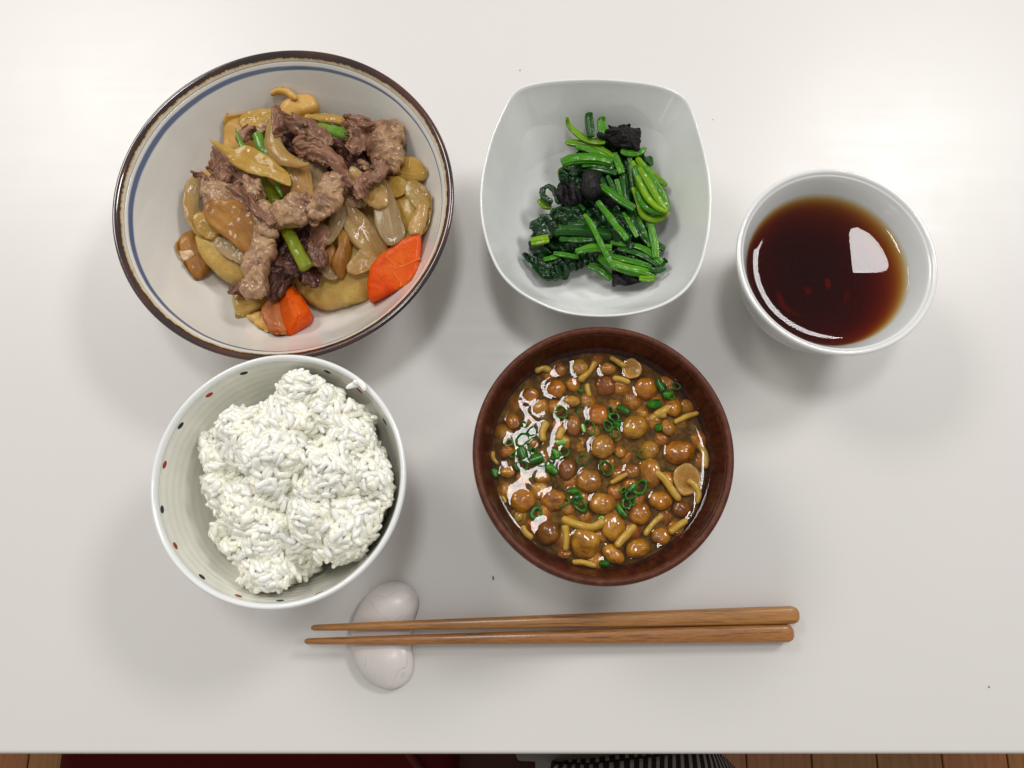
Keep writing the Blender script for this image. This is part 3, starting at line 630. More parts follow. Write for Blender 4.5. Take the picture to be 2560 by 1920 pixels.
V, F = liquid_body(TZ, cin, RT, men(RT, 0.0019, 0.0026)); world_obj('liquid', V + CB, F, M['tea'], parent=tea)
Vs = []; Fs = []
rs_ = random.Random(5)
def add_lump(Vs, Fs, p, r):
    b0 = len(Vs); d_ = [(1, 0, 0), (-1, 0, 0), (0, 1, 0), (0, -1, 0), (0, 0, 1), (0, 0, -1)]
    for q_ in d_: Vs.append(np.array(p) + np.array(q_) * r * rs_.uniform(0.5, 1.4))
    for f_ in ((0, 2, 4), (2, 1, 4), (1, 3, 4), (3, 0, 4), (2, 0, 5), (1, 2, 5), (3, 1, 5), (0, 3, 5)): Fs.append(tuple(b0 + i for i in f_))
for _ in range(70):
    u, v = rs_.gauss(650, 95), rs_.gauss(980, 110); p_ = W('cup', u, v, TZ - 0.0035); add_lump(Vs, Fs, p_ - (0, 0, rs_.uniform(0, .0015)), rs_.choice((0.0003, 0.0004, 0.0007)))
sed = world_obj('tea_dust', Vs, Fs, M['sediment'], parent=tea, smooth=False); sed['kind'] = 'stuff'

# square bowl from its seen rim
QZ = 0.052
rimpx = [(360, 140), (480, 110), (620, 95), (760, 89), (900, 91), (1050, 103), (1200, 124), (1320, 162), (1400, 217), (1445, 300), (1490, 440), (1528, 590), (1550, 720), (1558, 860), (1550, 1010), (1530, 1140), (1490, 1280), (1420, 1400), (1320, 1485), (1190, 1545), (1020, 1583), (830, 1592), (650, 1572), (500, 1522), (350, 1440), (235, 1330), (165, 1200), (120, 1050), (100, 900), (104, 750), (130, 600), (175, 440), (240, 290), (295, 190)]
RP = even(catmull(np.array([W('spin', x, y, QZ)[:2] for x, y in rimpx]), 400, True), 192)
qc = np.array([(RP[:, 0].min() + RP[:, 0].max()) / 2, (RP[:, 1].min() + RP[:, 1].max()) / 2]); QB = np.array([qc[0], qc[1], 0])
if np.cross(RP[0] - qc, RP[10] - qc) < 0: RP = RP[::-1]
def sq_ring(scale, rnd, z):
    L = RP - qc; rad = np.linalg.norm(L, axis=1); ang = np.arctan2(L[:, 1], L[:, 0]); rm = 0.0610
    rr_ = (rad * (1 - rnd) + rm * rnd) * scale
    return [(r_ * math.cos(a_), r_ * math.sin(a_), z) for r_, a_ in zip(rr_, ang)]
rings = [(0.0, 1, 0.006), (0.34, 1, 0.006), (0.36, 1, 0.0001), (0.40, 1, 0.0001), (0.42, 1, 0.006), (0.60, 0.7, 0.011), (0.78, 0.4, 0.023), (0.91, 0.15, 0.037), (0.982, 0.0, 0.0485), (0.998, 0, 0.0508), (0.9985, 0, 0.0519), (0.990, 0, 0.0525), (0.978, 0, 0.0520), (0.970, 0, 0.0505),
         (0.945, 0.02, 0.0460), (0.90, 0.08, 0.0390), (0.83, 0.18, 0.0300), (0.74, 0.35, 0.0205), (0.64, 0.55, 0.0140), (0.50, 0.8, 0.0105), (0.30, 1, 0.0095), (0.004, 1, 0.0093)]
fine = []
for i in range(len(rings) - 1):
    fine.append(rings[i])
    if i > 4 and i not in (8, 9, 10, 11, 12): 
        for t_ in (0.33, 0.66): fine.append(tuple(np.array(rings[i]) * (1 - t_) + np.array(rings[i + 1]) * t_))
fine.append(rings[-1])
# smooth the interior and exterior walls
FA = np.array(fine); 
for it in range(6):
    G2 = FA.copy()
    for i in range(7, len(FA) - 1):
        if (i < 26 and FA[i, 2] < 0.048) or i > 30: G2[i] = (FA[i - 1] + 2 * FA[i] + FA[i + 1]) / 4
    FA = G2
V = []; F = []
for s_, r_, z_ in FA: V += sq_ring(max(s_, 0.002), min(r_, 1), z_)
n_ = 192
for i in range(len(FA) - 1):
    for k_ in range(n_):
        l = (k_ + 1) % n_; F.append((i * n_ + k_, i * n_ + l, (i + 1) * n_ + l, (i + 1) * n_ + k_))
F.append(tuple(range(n_))[::-1]); F.append(tuple((len(FA) - 1) * n_ + k_ for k_ in range(n_)))
sqb = empty('square_bowl', QB, 'white rounded-square bowl holding boiled spinach', 'bowl')
link('body', mesh('body', V, F, M['white']), sqb)

# ------------------------------------------------------------------ chopsticks and rest
outl = [(860, 180), (960, 215), (1015, 290), (1025, 380), (995, 480), (968, 590), (965, 710), (985, 830), (975, 940), (920, 1030), (820, 1080), (720, 1070), (600, 1010), (510, 900), (465, 780), (460, 650), (480, 500), (530, 380), (620, 260), (740, 195)]
V, F = blob('rest', outl, 0.0035, 0.0070, 0.0034, p=2.6, K=14, N=96)
yc = W('rest', 700, 620, 0.006)[1]
for i in range(len(V)):
    if V[i, 2] > 0.0035: V[i, 2] -= (V[i, 2] - 0.0035) * 0.5 * math.exp(-((V[i, 1] - yc) / 0.0095) ** 2)
world_obj('chopstick_rest', V, F, M['rest'], 'cream pebble-shaped ceramic rest with fine grey crackle, under the chopstick tips', 'chopstick rest')
def stick(tipc, tip, endc, end, w0, w1, mat, label, sh):
    zt_, ze = 0.0106, 0.0052
    a_ = W(tipc, tip[0], tip[1], zt_ + 0.0012); b_ = W(endc, end[0], end[1], ze); L_ = np.linalg.norm(b_ - a_)
    n = 40; m = 24; V = []; F = []
    for i in range(n):
        s = i / (n - 1); s = 0.5 - 0.5 * math.cos(PI * s)
        wd = w0 + (w1 - w0) * min(1, s / 0.92) ** 0.75; x = s * L_
        e = min(1, x / (w0 * 0.6)); e2 = min(1, (L_ - x) / (w1 * 0.45)); k_ = math.sqrt(max(0.02, 1 - (1 - e) ** 2)) * math.sqrt(max(0.04, 1 - (1 - e2) ** 2 * 0.96))
        for j in range(m):
            t = 2 * PI * j / m; p = 2.4 + 1.6 * s; ca, sa = math.cos(t), math.sin(t)
            V.append((x, math.copysign(abs(ca) ** (2 / p), ca) * wd / 2 * k_, math.copysign(abs(sa) ** (2 / p), sa) * wd / 2 * k_))
    for i in range(n - 1):
        for j in range(m):
            l = (j + 1) % m; F.append((i * m + l, i * m + j, (i + 1) * m + j, (i + 1) * m + l))
    F.append(tuple(range(m))); F.append(tuple((n - 1) * m + j for j in range(m))[::-1])
    o = link('chopstick', mesh('chopstick', V, F, mat), None, a_)
    d_ = Vector(b_ - a_); o.rotation_euler = (0, -math.asin(d_.z / d_.length), math.atan2(d_.y, d_.x)); tag(o, label, 'chopstick', 'pair of chopsticks')
stick('rest', (125, 568), 'rest2', (2000, 190), 0.0026, 0.0084, M['stick1'], 'upper bamboo chopstick, the lighter one nearer the soup bowl', 0)
stick('rest', (70, 682), 'rest2', (1955, 342), 0.0026, 0.0084, M['stick2'], 'lower bamboo chopstick, the darker one nearer the table edge', 0)
Vs = []; Fs = []
p_ = W('rest', 1652, 155, 0.0006); V, F = strip('rest', [(1650, 130, 4), (1652, 150, 12), (1651, 168, 10)], 0.0004, 0.0005, N=10, M_=8)
world_obj('crumb', V, F, M['speck'], 'tiny dark crumb on the table between rice bowl and soup bowl', 'crumb')
for (c_, x_, y_, lab_) in (('view', 2137, 1484, 'tiny grey speck on the table near the lower right corner'), ('spin', 352, 38, 'tiny grey speck on the table above the square bowl'), ('view', 1540, 258, 'tiny pale brown speck between the square bowl and the cup')):
    V = []; F = []; add_lump(V, F, W(c_, x_, y_, 0.0003), 0.0004); world_obj('crumb', V, F, M['speck'], lab_, 'crumb', smooth=False)
#FOOD
# ------------------------------------------------------------------ stew: every piece is a thing lying in the bowl
def settle(V, base, P, th=0.6):
    """slide points that would pass through the bowl's wall up and inward until they rest on it"""
    rr = [p[0] for p in P]; zz = [p[1] for p in P]; Cm = np.array([0, 0, CAM_H])
    def wall(Q): return np.interp(np.hypot(Q[:, 0] - base[0], Q[:, 1] - base[1]), rr, zz)
    zm = 0.5 * (V[:, 2].min() + V[:, 2].max()); T = V[V[:, 2] >= zm - 1e-4]; best = 0.0
    for t in np.linspace(0, 0.12, 60):
        Q = T + (Cm - T) * t; best = t
        if (Q[:, 2] < wall(Q) + 0.0004).mean() < 0.08: break
    out = V + (Cm - V) * best; zl = out[:, 2].min()
    m = wall(out) + 0.0004 + 0.5 * np.maximum(0, out[:, 2] - zl) * (best > 0)
    low = out[:, 2] < wall(out) + 0.0004
    out[low, 2] = m[low]
    return out
def sit(V, base, prof, rz=0.0):
    return settle(V, base, sorted(prof, key=lambda q: q[0]))
def stewblob(name, mat, label, cat, pts, z, h, thick, **k):
    V, F = blob('stew', pts, z, h, thick, **k); V = sit(V, SB, stew_in)
    return world_obj(name, V, F, M[mat], label, cat)
def stewstrip(name, mat, label, cat, pts, z, t, **k):
    V, F = strip('stew', pts, z, t, **k); V = sit(V, SB, stew_in)
    return world_obj(name, V, F, M[mat], label, cat)
PO, ON, BE, GB, CA = 'potato', 'onion', 'beef', 'green bean', 'carrot'
# potatoes
stewblob('potato_chunk', 'potato', 'pale yellow potato chunk at the lower left of the stew, under the brown stained one', PO,
  [(470, 990), (560, 985), (650, 980), (730, 1030), (760, 1120), (740, 1200), (690, 1222), (620, 1212), (560, 1180), (510, 1120), (480, 1060)], 0.028, 0.0062, 0.014, p=3.2, crump=0.0008, freq=75, K=14, N=80)
stewblob('potato_chunk', 'potato', 'largest potato piece, broad and pale, between the two orange carrots', PO,
  [(1270, 1010), (1370, 1070), (1380, 1180), (1335, 1290), (1230, 1325), (1130, 1345), (1050, 1325), (960, 1240), (930, 1120), (1020, 1040), (1140, 1000)], 0.024, 0.0050, 0.012, p=4, crump=0.0008, freq=85, tilt=(0.05, 0.14), K=14, N=90, jag=0.015)
stewblob('potato_flake', 'flake', 'thin ragged sheet peeling off the lower edge of the largest potato', PO,
  [(985, 1270), (1060, 1290), (1140, 1330), (1215, 1325), (1185, 1358), (1120, 1352), (1085, 1345), (1030, 1328)], 0.0185, 0.0008, 0.0010, crump=0.0006, freq=300, jag=0.06)
stewblob('potato_chunk', 'potato_brown', 'brown soy stained round potato slice, topmost at the left of the stew', PO,
  [(515, 885), (530, 840), (610, 815), (700, 828), (765, 870), (785, 950), (775, 1060), (745, 1105), (690, 1060), (620, 1005), (545, 950)], 0.042, 0.0014, 0.006, p=7, crump=0.0007, freq=120, tilt=(-0.1, 0.15), K=14, N=80)
stewblob('potato_chunk', 'potato_brown', 'small amber brown potato piece lying apart at the far left', PO,
  [(405, 990), (460, 963), (490, 1010), (505, 1090), (528, 1150), (475, 1210), (448, 1202), (412, 1130), (385, 1060)], 0.022, 0.0025, 0.005, p=5, crump=0.0006, freq=110, tilt=(-0.2, 0))
stewblob('potato_flake', 'flake', 'pale ragged flake stuck on the small amber piece at the far left', PO,
  [(365, 1065), (410, 1058), (455, 1075), (445, 1098), (405, 1116), (380, 1095)], 0.0255, 0.001, 0.001, crump=0.0008, freq=300, jag=0.12)
stewblob('potato_chunk', 'potato_amber', 'amber potato slab standing out behind the meat at the upper left', PO,
  [(604, 560), (608, 500), (628, 435), (700, 398), (790, 380), (880, 375), (900, 460), (840, 540), (720, 580), (640, 590)], 0.030, 0.0018, 0.006, p=6, crump=0.0006, freq=80, tilt=(-0.15, 0.2))
stewblob('potato_chunk', 'potato_amber', 'rounded amber yellow potato piece at the top of the stew', PO,
  [(885, 345), (935, 303), (1010, 284), (1065, 298), (1083, 330), (1065, 360), (1000, 388), (930, 410), (890, 400)], 0.036, 0.0030, 0.010, p=4, crump=0.0006, freq=120, tilt=(0, 0.15))
stewblob('potato_chunk', 'potato_brown', 'upright brown potato stick on the right of the lower green bean', PO,
  [(1180, 955), (1235, 945), (1258, 965), (1262, 1020), (1245, 1110), (1210, 1195), (1175, 1195), (1150, 1150), (1185, 1060)], 0.031, 0.006, 0.009, p=3, crump=0.0006, freq=120)
stewblob('potato_chunk', 'potato_brown', 'reddish brown soaked lump next to the upright brown stick', PO,
  [(1100, 1050), (1160, 1030), (1190, 1070), (1180, 1150), (1130, 1180), (1095, 1130)], 0.0295, 0.005, 0.009, p=3, crump=0.0006, freq=120)
stewblob('potato_chunk', 'onion_yellow', 'thin yellow potato piece with a pointed tip at the bottom left', PO,
  [(650, 1285), (740, 1290), (835, 1300), (800, 1350), (740, 1385), (682, 1417), (665, 1380)], 0.021, 0.0012, 0.0022, p=7, crump=0.0004, freq=110)
stewblob('potato_flake', 'potato_amber', 'narrow torn scrap pointing down beside the lower carrot', PO,
  [(725, 1395), (790, 1375), (825, 1420), (845, 1480), (805, 1470), (770, 1440)], 0.0185, 0.0015, 0.003, p=3, crump=0.0009, freq=200, jag=0.08)
stewblob('potato_chunk', 'potato_brown', 'dark brown potato bed below the meat in the middle of the stew', PO,
  [(640, 620), (850, 540), (1120, 600), (1330, 660), (1450, 840), (1350, 1000), (1150, 1120), (900, 1150), (760, 1120), (640, 900)], 0.024, 0.005, 0.014, p=3, crump=0.003, freq=60)
stewblob('onion_slice', 'onion', 'flat onion layer lying under the slanting wedge at the right', ON,
  [(1150, 780), (1260, 740), (1400, 760), (1480, 850), (1500, 980), (1420, 1050), (1300, 1010), (1200, 950), (1150, 880)], 0.0300, 0.001, 0.002, p=6, crump=0.001, freq=90)
stewblob('onion_slice', 'onion_yellow', 'yellow onion layer under the pale wedge near the right wall', ON,
  [(1400, 660), (1500, 670), (1600, 760), (1650, 850), (1620, 960), (1520, 1010), (1440, 960), (1400, 820)], 0.0320, 0.001, 0.002, p=6, crump=0.001, freq=90, tilt=(0.15, 0))
stewblob('onion_slice', 'onion', 'onion layer half seen behind the top beef slice', ON,
  [(880, 400), (1010, 370), (1200, 380), (1230, 470), (1180, 560), (1000, 560), (880, 500)], 0.0340, 0.001, 0.002, p=6, crump=0.001, freq=90)
stewblob('potato_chunk', 'potato_amber', 'amber potato half hidden between the left onion crescent and the beef', PO,
  [(500, 690), (560, 590), (660, 540), (760, 560), (800, 660), (740, 760), (600, 800), (510, 780)], 0.0315, 0.002, 0.006, p=4, crump=0.0008, freq=90)
# carrots
def facet(pts, ridge, zr, z, dep, mat, label):
    """cut carrot chunk: outline plus a raised ridge line -> flat faces"""
    O = [W('stew', x, y, z) for x, y in pts]; Rg = [W('stew', x, y, zr) for x, y in ridge]
    import bmesh
    bm = bmesh.new(); vs = [bm.verts.new(p) for p in O + Rg] + [bm.verts.new((p[0] * 0.85 + np.mean([o[0] for o in O]) * 0.15, p[1] * 0.85 + np.mean([o[1] for o in O]) * 0.15, z - dep)) for p in O]
    bmesh.ops.convex_hull(bm, input=vs)
    for v in [v for v in bm.verts if not v.link_faces]: bm.verts.remove(v)
    bmesh.ops.bevel(bm, geom=bm.edges[:], offset=0.0006, segments=2, affect='EDGES')
    bmesh.ops.triangulate(bm, faces=bm.faces); bmesh.ops.subdivide_edges(bm, edges=bm.edges, cuts=3, use_grid_fill=True)
    bm.verts.index_update(); V = np.array([v.co[:] for v in bm.verts]); F = [tuple(v.index for v in f.verts) for f in bm.faces]; bm.free()
    V = crumple(V, F, 0.0003, 200); V = sit(V, SB, stew_in)
    return world_obj('carrot_chunk', V, F, M[mat], label, CA)
facet([(940, 1222), (995, 1285), (1046, 1370), (1036, 1418), (932, 1504), (898, 1470), (874, 1380), (878, 1300)], [(932, 1290), (985, 1400)], 0.0325, 0.027, 0.016, 'carrot', 'bright orange pointed carrot chunk at the bottom of the stew')
facet([(790, 1360), (830, 1310), (885, 1285), (905, 1390), (935, 1490), (870, 1502), (835, 1475), (800, 1420)], [(840, 1380), (880, 1450)], 0.0225, 0.019, 0.008, 'carrot_dull', 'dull red brown carrot piece under the bright lower one')
stewblob('potato_flake', 'flake', 'pale beige flake stuck between the two lower carrot pieces', PO,
  [(828, 1346), (850, 1352), (872, 1380), (882, 1425), (868, 1447), (845, 1425), (828, 1380)], 0.0235, 0.0012, 0.001, crump=0.0006, freq=350, jag=0.1)
V, F = blob('stew', [(1607, 990), (1608, 1060), (1600, 1140), (1565, 1238), (1450, 1268), (1330, 1298), (1322, 1210), (1345, 1130), (1400, 1078), (1500, 1025)], 0.0375, 0.0016, 0.014, p=7, K=12, N=80, sharp=True, tilt=(0.22, 0.12), crump=0.0002, freq=150)
V = sit(V, SB, stew_in); c4 = world_obj('carrot_chunk', V, F, M['carrot'], 'bright orange carrot wedge with a flat cut face leaning on the right wall', CA)
def on_plane(pts, z0_, c0, tilt, r):
    P = []
    for x, y in pts:
        p = W('stew', x, y, z0_); 
        for _ in range(3): p = W('stew', x, y, z0_ + tilt[0] * (p[0] - c0[0]) + tilt[1] * (p[1] - c0[1]))
        P.append(p)
    return tube(catmull(P, 24), r, 6)
oc = np.mean([W('stew', x, y, 0.0375)[:2] for x, y in [(1607, 990), (1608, 1060), (1600, 1140), (1565, 1238), (1450, 1268), (1330, 1298), (1322, 1210), (1345, 1130), (1400, 1078), (1500, 1025)]], 0)
for pts in ([(1425, 1090), (1470, 1140), (1468, 1180), (1500, 1225), (1500, 1250)], [(1470, 1160), (1530, 1140), (1600, 1105)]):
    V, F = on_plane(pts, 0.0384, oc, (0.22, 0.12), 0.0010); V = V.copy(); V[:, 2] -= 0.0
    world_obj('carrot_core_line', V, F, M['carrot_vein'], parent=None) if False else link('core_line', mesh('core_line', V - np.array(c4.location) , F, M['carrot_vein']), c4)
# onions
stewstrip('onion_slice', 'onion', 'long pale onion crescent curving down the left edge of the stew', ON,
  [(500, 668, 40, 0.004), (455, 740, 80), (440, 830, 85), (470, 920, 85), (530, 985, 80), (610, 1000, 50)], 0.033, 0.0022, curl=0.05, crump=0.0006, freq=150, roll=(25, 10), p=3)
stewblob('onion_slice', 'onion_yellow', 'yellow leaf-shaped onion slice lying on top at the upper left', ON,
  [(537, 512), (600, 535), (665, 548), (730, 542), (800, 570), (870, 612), (915, 655), (945, 705), (956, 752), (910, 738), (850, 708), (790, 690), (720, 668), (660, 630), (600, 575)], 0.0485, 0.0008, 0.0008, p=7, crump=0.0009, freq=120, bend=(0.2, 0.9), N=90, K=14)
stewstrip('onion_slice', 'onion', 'pale S-shaped onion slice topmost left of centre', ON,
  [(858, 375, 22), (842, 450, 85), (855, 530, 100), (910, 590, 90), (975, 620, 62), (1042, 628, 22)], 0.0505, 0.0016, curl=0.16, crump=0.0007, freq=140, roll=(-25, 25), ends=(0.6, 0.6), p=3)
stewblob('onion_slice', 'onion_pale', 'broad translucent grey onion layer in the middle of the stew', ON,
  [(915, 660), (985, 575), (1060, 565), (1110, 610), (1140, 690), (1150, 780), (1090, 850), (1000, 850), (950, 770)], 0.0425, 0.0009, 0.0009, p=7, crump=0.0006, freq=110, bend=(-0.55, -0.1), N=80, K=14)
stewblob('onion_slice', 'onion', 'brownish onion layer with fine lengthwise veins, left of the grey one', ON,
  [(920, 650), (960, 620), (1030, 640), (1055, 720), (1050, 820), (990, 850), (940, 800), (950, 730)], 0.0450, 0.0008, 0.0008, p=7, crump=0.0006, freq=140, bend=(-0.5, 0))
stewstrip('onion_slice', 'onion_pale', 'narrow upright onion crescent right of the central fat', ON,
  [(1170, 800, 60), (1185, 870, 95), (1160, 950, 90), (1120, 1035, 45)], 0.0385, 0.0018, curl=0.16, crump=0.0005, freq=140, roll=(-15, -5), p=3)
stewblob('onion_slice', 'onion', 'long slanting onion wedge above the largest potato', ON,
  [(1195, 790), (1245, 830), (1320, 890), (1385, 970), (1432, 1050), (1395, 1090), (1310, 1060), (1235, 1000), (1195, 890)], 0.0360, 0.0009, 0.0009, p=7, crump=0.0005, freq=120, tilt=(-0.1, 0.15), bend=(-0.35, -0.35))
stewblob('onion_slice', 'onion_pale', 'pale shiny onion wedge pointing down to the right carrot', ON,
  [(1400, 690), (1440, 730), (1475, 810), (1505, 900), (1524, 985), (1450, 1040), (1405, 1000), (1372, 930), (1365, 860), (1385, 770)], 0.0415, 0.0009, 0.0009, p=7, crump=0.0005, freq=120, bend=(-0.7, -0.1))
stewblob('onion_slice', 'onion_yellow', 'yellow onion petal behind the pale wedge at the right', ON,
  [(1430, 690), (1500, 700), (1545, 745), (1510, 790), (1450, 790), (1430, 740)], 0.0385, 0.0008, 0.0008, p=7, crump=0.0006, freq=140, tilt=(0.2, 0.1))
stewblob('onion_slice', 'onion_yellow', 'large yellow onion layer by the right wall of the stew bowl', ON,
  [(1455, 790), (1540, 750), (1600, 760), (1655, 800), (1662, 870), (1640, 960), (1560, 990), (1505, 930), (1480, 860)], 0.0370, 0.0009, 0.0010, p=7, crump=0.0009, freq=110, tilt=(0.25, 0.05), bend=(-0.4, -0.2))
stewstrip('onion_slice', 'onion', 'short striped onion end standing above the right carrot', ON,
  [(1612, 835, 62), (1600, 890, 80), (1580, 945, 85), (1577, 988, 62)], 0.0425, 0.0040, curl=0.10, ends=(0.15, 0.1), ridges=0, crump=0.0004, freq=300, roll=(0, 10))
stewstrip('onion_slice', 'onion', 'thin pale onion sliver against the top edge of the right carrot', ON,
  [(1480, 1035, 18), (1530, 1010, 55), (1580, 975, 50)], 0.0385, 0.0022, curl=0.05, crump=0.0003)
stewblob('onion_slice', 'onion_yellow', 'olive yellow onion tip sticking out farthest to the right', ON,
  [(1468, 690), (1495, 610), (1540, 592), (1595, 612), (1630, 660), (1636, 700), (1580, 715), (1515, 712)], 0.0350, 0.0012, 0.0014, p=5, crump=0.0004, tilt=(0.2, 0.15), bend=(-0.3, -0.4))
stewstrip('onion_slice', 'potato_amber', 'small amber onion curl at the very top of the stew', ON,
  [(845, 276, 12), (880, 256, 34), (925, 262, 42), (975, 300, 46)], 0.031, 0.003, curl=0.2, crump=0.0003)
stewstrip('onion_slice', 'onion_yellow', 'straight yellow onion strip lying along the upper green bean', ON,
  [(1010, 395, 45), (1080, 400, 55), (1150, 405, 52), (1208, 412, 50)], 0.0385, 0.0035, curl=0.05, ends=(0.5, 0.15), crump=0.0004)
for pts_, z_, mt_, lb_ in (
  ([(985, 1040), (1040, 1020), (1110, 1070), (1190, 1160), (1170, 1215), (1110, 1200), (1040, 1140)], 0.0320, 'onion_pale', 'clear onion slice lying across the left end of the largest potato'),
  ([(1250, 640), (1330, 690), (1420, 740), (1440, 820), (1380, 850), (1300, 800), (1235, 720)], 0.0430, 'onion', 'clear onion slice under the hanging beef curl at the right'),
  ([(1290, 1060), (1360, 1040), (1400, 1090), (1350, 1160), (1270, 1190), (1225, 1150)], 0.0330, 'onion', 'clear onion slice on the largest potato next to the right carrot'),
  ([(560, 1010), (650, 1000), (740, 1060), (760, 1120), (690, 1130), (600, 1090)], 0.0370, 'onion_pale', 'clear onion slice resting on the lower left potato chunk'),
  ([(450, 900), (500, 860), (560, 900), (600, 970), (540, 1010), (480, 970)], 0.0360, 'onion_yellow', 'yellowish onion slice inside the bend of the left crescent'),
  ([(1090, 420), (1180, 400), (1230, 440), (1210, 500), (1120, 500)], 0.0345, 'onion', 'clear onion slice below the upper green bean'),
  ([(690, 380), (780, 350), (880, 365), (870, 430), (780, 470), (700, 450)], 0.0370, 'onion_yellow', 'yellowish onion slice over the upper left amber potato'),
  ([(1530, 720), (1600, 730), (1655, 790), (1650, 850), (1580, 850), (1530, 790)], 0.0400, 'onion', 'clear onion slice at the right wall above the short striped end')):
    stewblob('onion_slice', mt_, lb_, ON, pts_, z_, 0.0008, 0.0008, p=7, crump=0.0011, freq=110, N=80, K=14, bend=(-0.15, 0.2), jag=0.03)
# green beans
def bean(pts, z, mat, label, ends=(0.2, 0.2), rf=0.62, **k):
    w_ = max(p[2] for p in pts) * mpp('stew', z)
    return stewstrip('green_bean', mat, label, GB, pts, z, w_ * rf, ends=ends, p=2.2, crump=0.00025, freq=260, N=50, M_=22, **k)
bean([(905, 940, 66), (945, 1000, 70), (985, 1080, 70), (1030, 1160, 76)], 0.0405, 'bean_olive', 'olive green bean pod with a cut end, low in the middle of the stew')
bean([(1040, 432, 50), (1120, 452, 62), (1190, 470, 70), (1270, 482, 66), (1350, 485, 45)], 0.0390, 'bean', 'bright green bean pod near the top right, crossing under the beef')
bean([(775, 470, 50), (795, 530, 66), (845, 590, 68), (905, 640, 62)], 0.0440, 'bean', 'green bean pod bending between the two upper left onion slices')
bean([(664, 448, 6), (684, 500, 22), (704, 540, 34), (745, 560, 16)], 0.0450, 'bean', 'tiny pointed green bean tip at the upper left of the stew', ends=(0.5, 0.5))
bean([(800, 700, 50), (825, 760, 76), (870, 830, 70)], 0.0380, 'bean_olive', 'dark olive bean half hidden in the hollow left of centre')
bean([(866, 715, 34), (885, 755, 28), (903, 800, 8)], 0.0430, 'bean', 'thin pointed bean end above the hollow left of centre', ends=(0.3, 0.6))
# beef: crumpled ribbons and ragged lumps
def beeftex(V, F, mat, crump):
    V = crumple(V, F, crump * 0.75, 110, 2)
    if mat == 'beef_fat': V = ucrumple(V, F, 0.0016, 190, 190, 2, 'lump'); return V
    V = ucrumple(V, F, 0.0013, 70, 300, 2, 'fold'); return ucrumple(V, F, 0.0006, 200, 900, 1, 'wave')
def beef(pts, z, mat, label, t=0.0022, crump=0.0020, jag=0.45, freq=170, **k):
    pts = [(q_[0], q_[1], q_[2] * 1.22) for q_ in pts]
    V, F = strip('stew', pts, z, t, jag=jag * (0.8 if mat != 'beef_fat' else 0.5), ruffle=0.0045 if mat != 'beef_fat' else 0.002, rfreq=120, curl=k.pop('curl', 0.06), crump=0, N=100, M_=44, p=2.0, ends=(0.35, 0.35), **k)
    V = sit(beeftex(V, F, mat, crump), SB, stew_in)
    return world_obj('beef_slice', V, F, M[mat], label, BE)
def beefblob(pts, z, h, mat, label, thick=0.005, crump=0.0022, freq=150, p=2.2, **k):
    V, F = blob('stew', pts, z, h, thick, p=p, K=26, N=130, jag=0.07, **k)
    V = sit(beeftex(V, F, mat, crump), SB, stew_in)
    return world_obj('beef_slice', V, F, M[mat], label, BE)
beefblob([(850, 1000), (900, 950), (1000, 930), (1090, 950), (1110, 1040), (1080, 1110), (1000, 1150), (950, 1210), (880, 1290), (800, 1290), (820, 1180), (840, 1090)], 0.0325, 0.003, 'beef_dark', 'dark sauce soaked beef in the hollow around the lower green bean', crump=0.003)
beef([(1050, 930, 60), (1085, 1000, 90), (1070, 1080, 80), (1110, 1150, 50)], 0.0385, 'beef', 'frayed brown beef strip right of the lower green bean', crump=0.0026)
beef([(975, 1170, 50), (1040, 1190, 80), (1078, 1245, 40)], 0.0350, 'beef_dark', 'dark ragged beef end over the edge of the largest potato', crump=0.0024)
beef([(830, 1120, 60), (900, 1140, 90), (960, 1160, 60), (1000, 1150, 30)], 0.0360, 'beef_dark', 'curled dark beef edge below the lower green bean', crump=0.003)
beef([(632, 1278, 30), (680, 1250, 60), (740, 1240, 70), (790, 1290, 40)], 0.0270, 'beef', 'small brown beef tip poking out at the lower left', crump=0.002)
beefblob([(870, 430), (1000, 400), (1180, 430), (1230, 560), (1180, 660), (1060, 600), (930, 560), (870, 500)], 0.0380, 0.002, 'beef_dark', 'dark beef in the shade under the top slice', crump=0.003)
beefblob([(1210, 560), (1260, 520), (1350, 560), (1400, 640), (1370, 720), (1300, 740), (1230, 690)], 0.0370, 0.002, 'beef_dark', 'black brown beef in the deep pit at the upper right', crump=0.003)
beef([(862, 335, 30), (872, 390, 48), (878, 440, 40), (862, 480, 14)], 0.0530, 'beef', 'short upright beef shred over the top of the S-shaped onion', crump=0.0012)
beef([(880, 410, 70), (950, 420, 95), (1020, 445, 100), (1090, 490, 95), (1140, 540, 60)], 0.0465, 'beef', 'mauve brown beef slice spread along the top of the pile', crump=0.0026)
beef([(950, 375, 24), (985, 400, 36), (1010, 430, 30)], 0.0510, 'beef', 'small spike of beef rising from the top slice', crump=0.001)
beef([(960, 530, 60), (1040, 540, 90), (1110, 580, 90), (1170, 620, 70), (1210, 680, 62), (1262, 742, 46)], 0.0490, 'beef', 'long twisted beef ribbon running down to the right of centre', crump=0.0022, roll=(-10, 30))
beef([(1215, 405, 40), (1270, 430, 110), (1290, 500, 120), (1260, 580, 90)], 0.0455, 'beef', 'folded brown beef slice over the end of the upper bean', crump=0.0028)
beef([(1280, 415, 50), (1325, 425, 46), (1362, 418, 18)], 0.0500, 'beef', 'torn beef point at the top right of the pile', crump=0.0012)
beefblob([(1362, 430), (1410, 405), (1470, 415), (1518, 440), (1532, 490), (1505, 530), (1512, 600), (1490, 665), (1430, 680), (1375, 650), (1335, 580), (1335, 500)], 0.0430, 0.006, 'beef_fat', 'greyish tan lumpy beef slice at the upper right by the wall', crump=0.0026, freq=130)
beef([(1380, 600, 60), (1390, 660, 80), (1330, 700, 85), (1295, 745, 75), (1320, 800, 60)], 0.0475, 'beef', 'tan brown beef curl hanging down at the right', crump=0.0024)
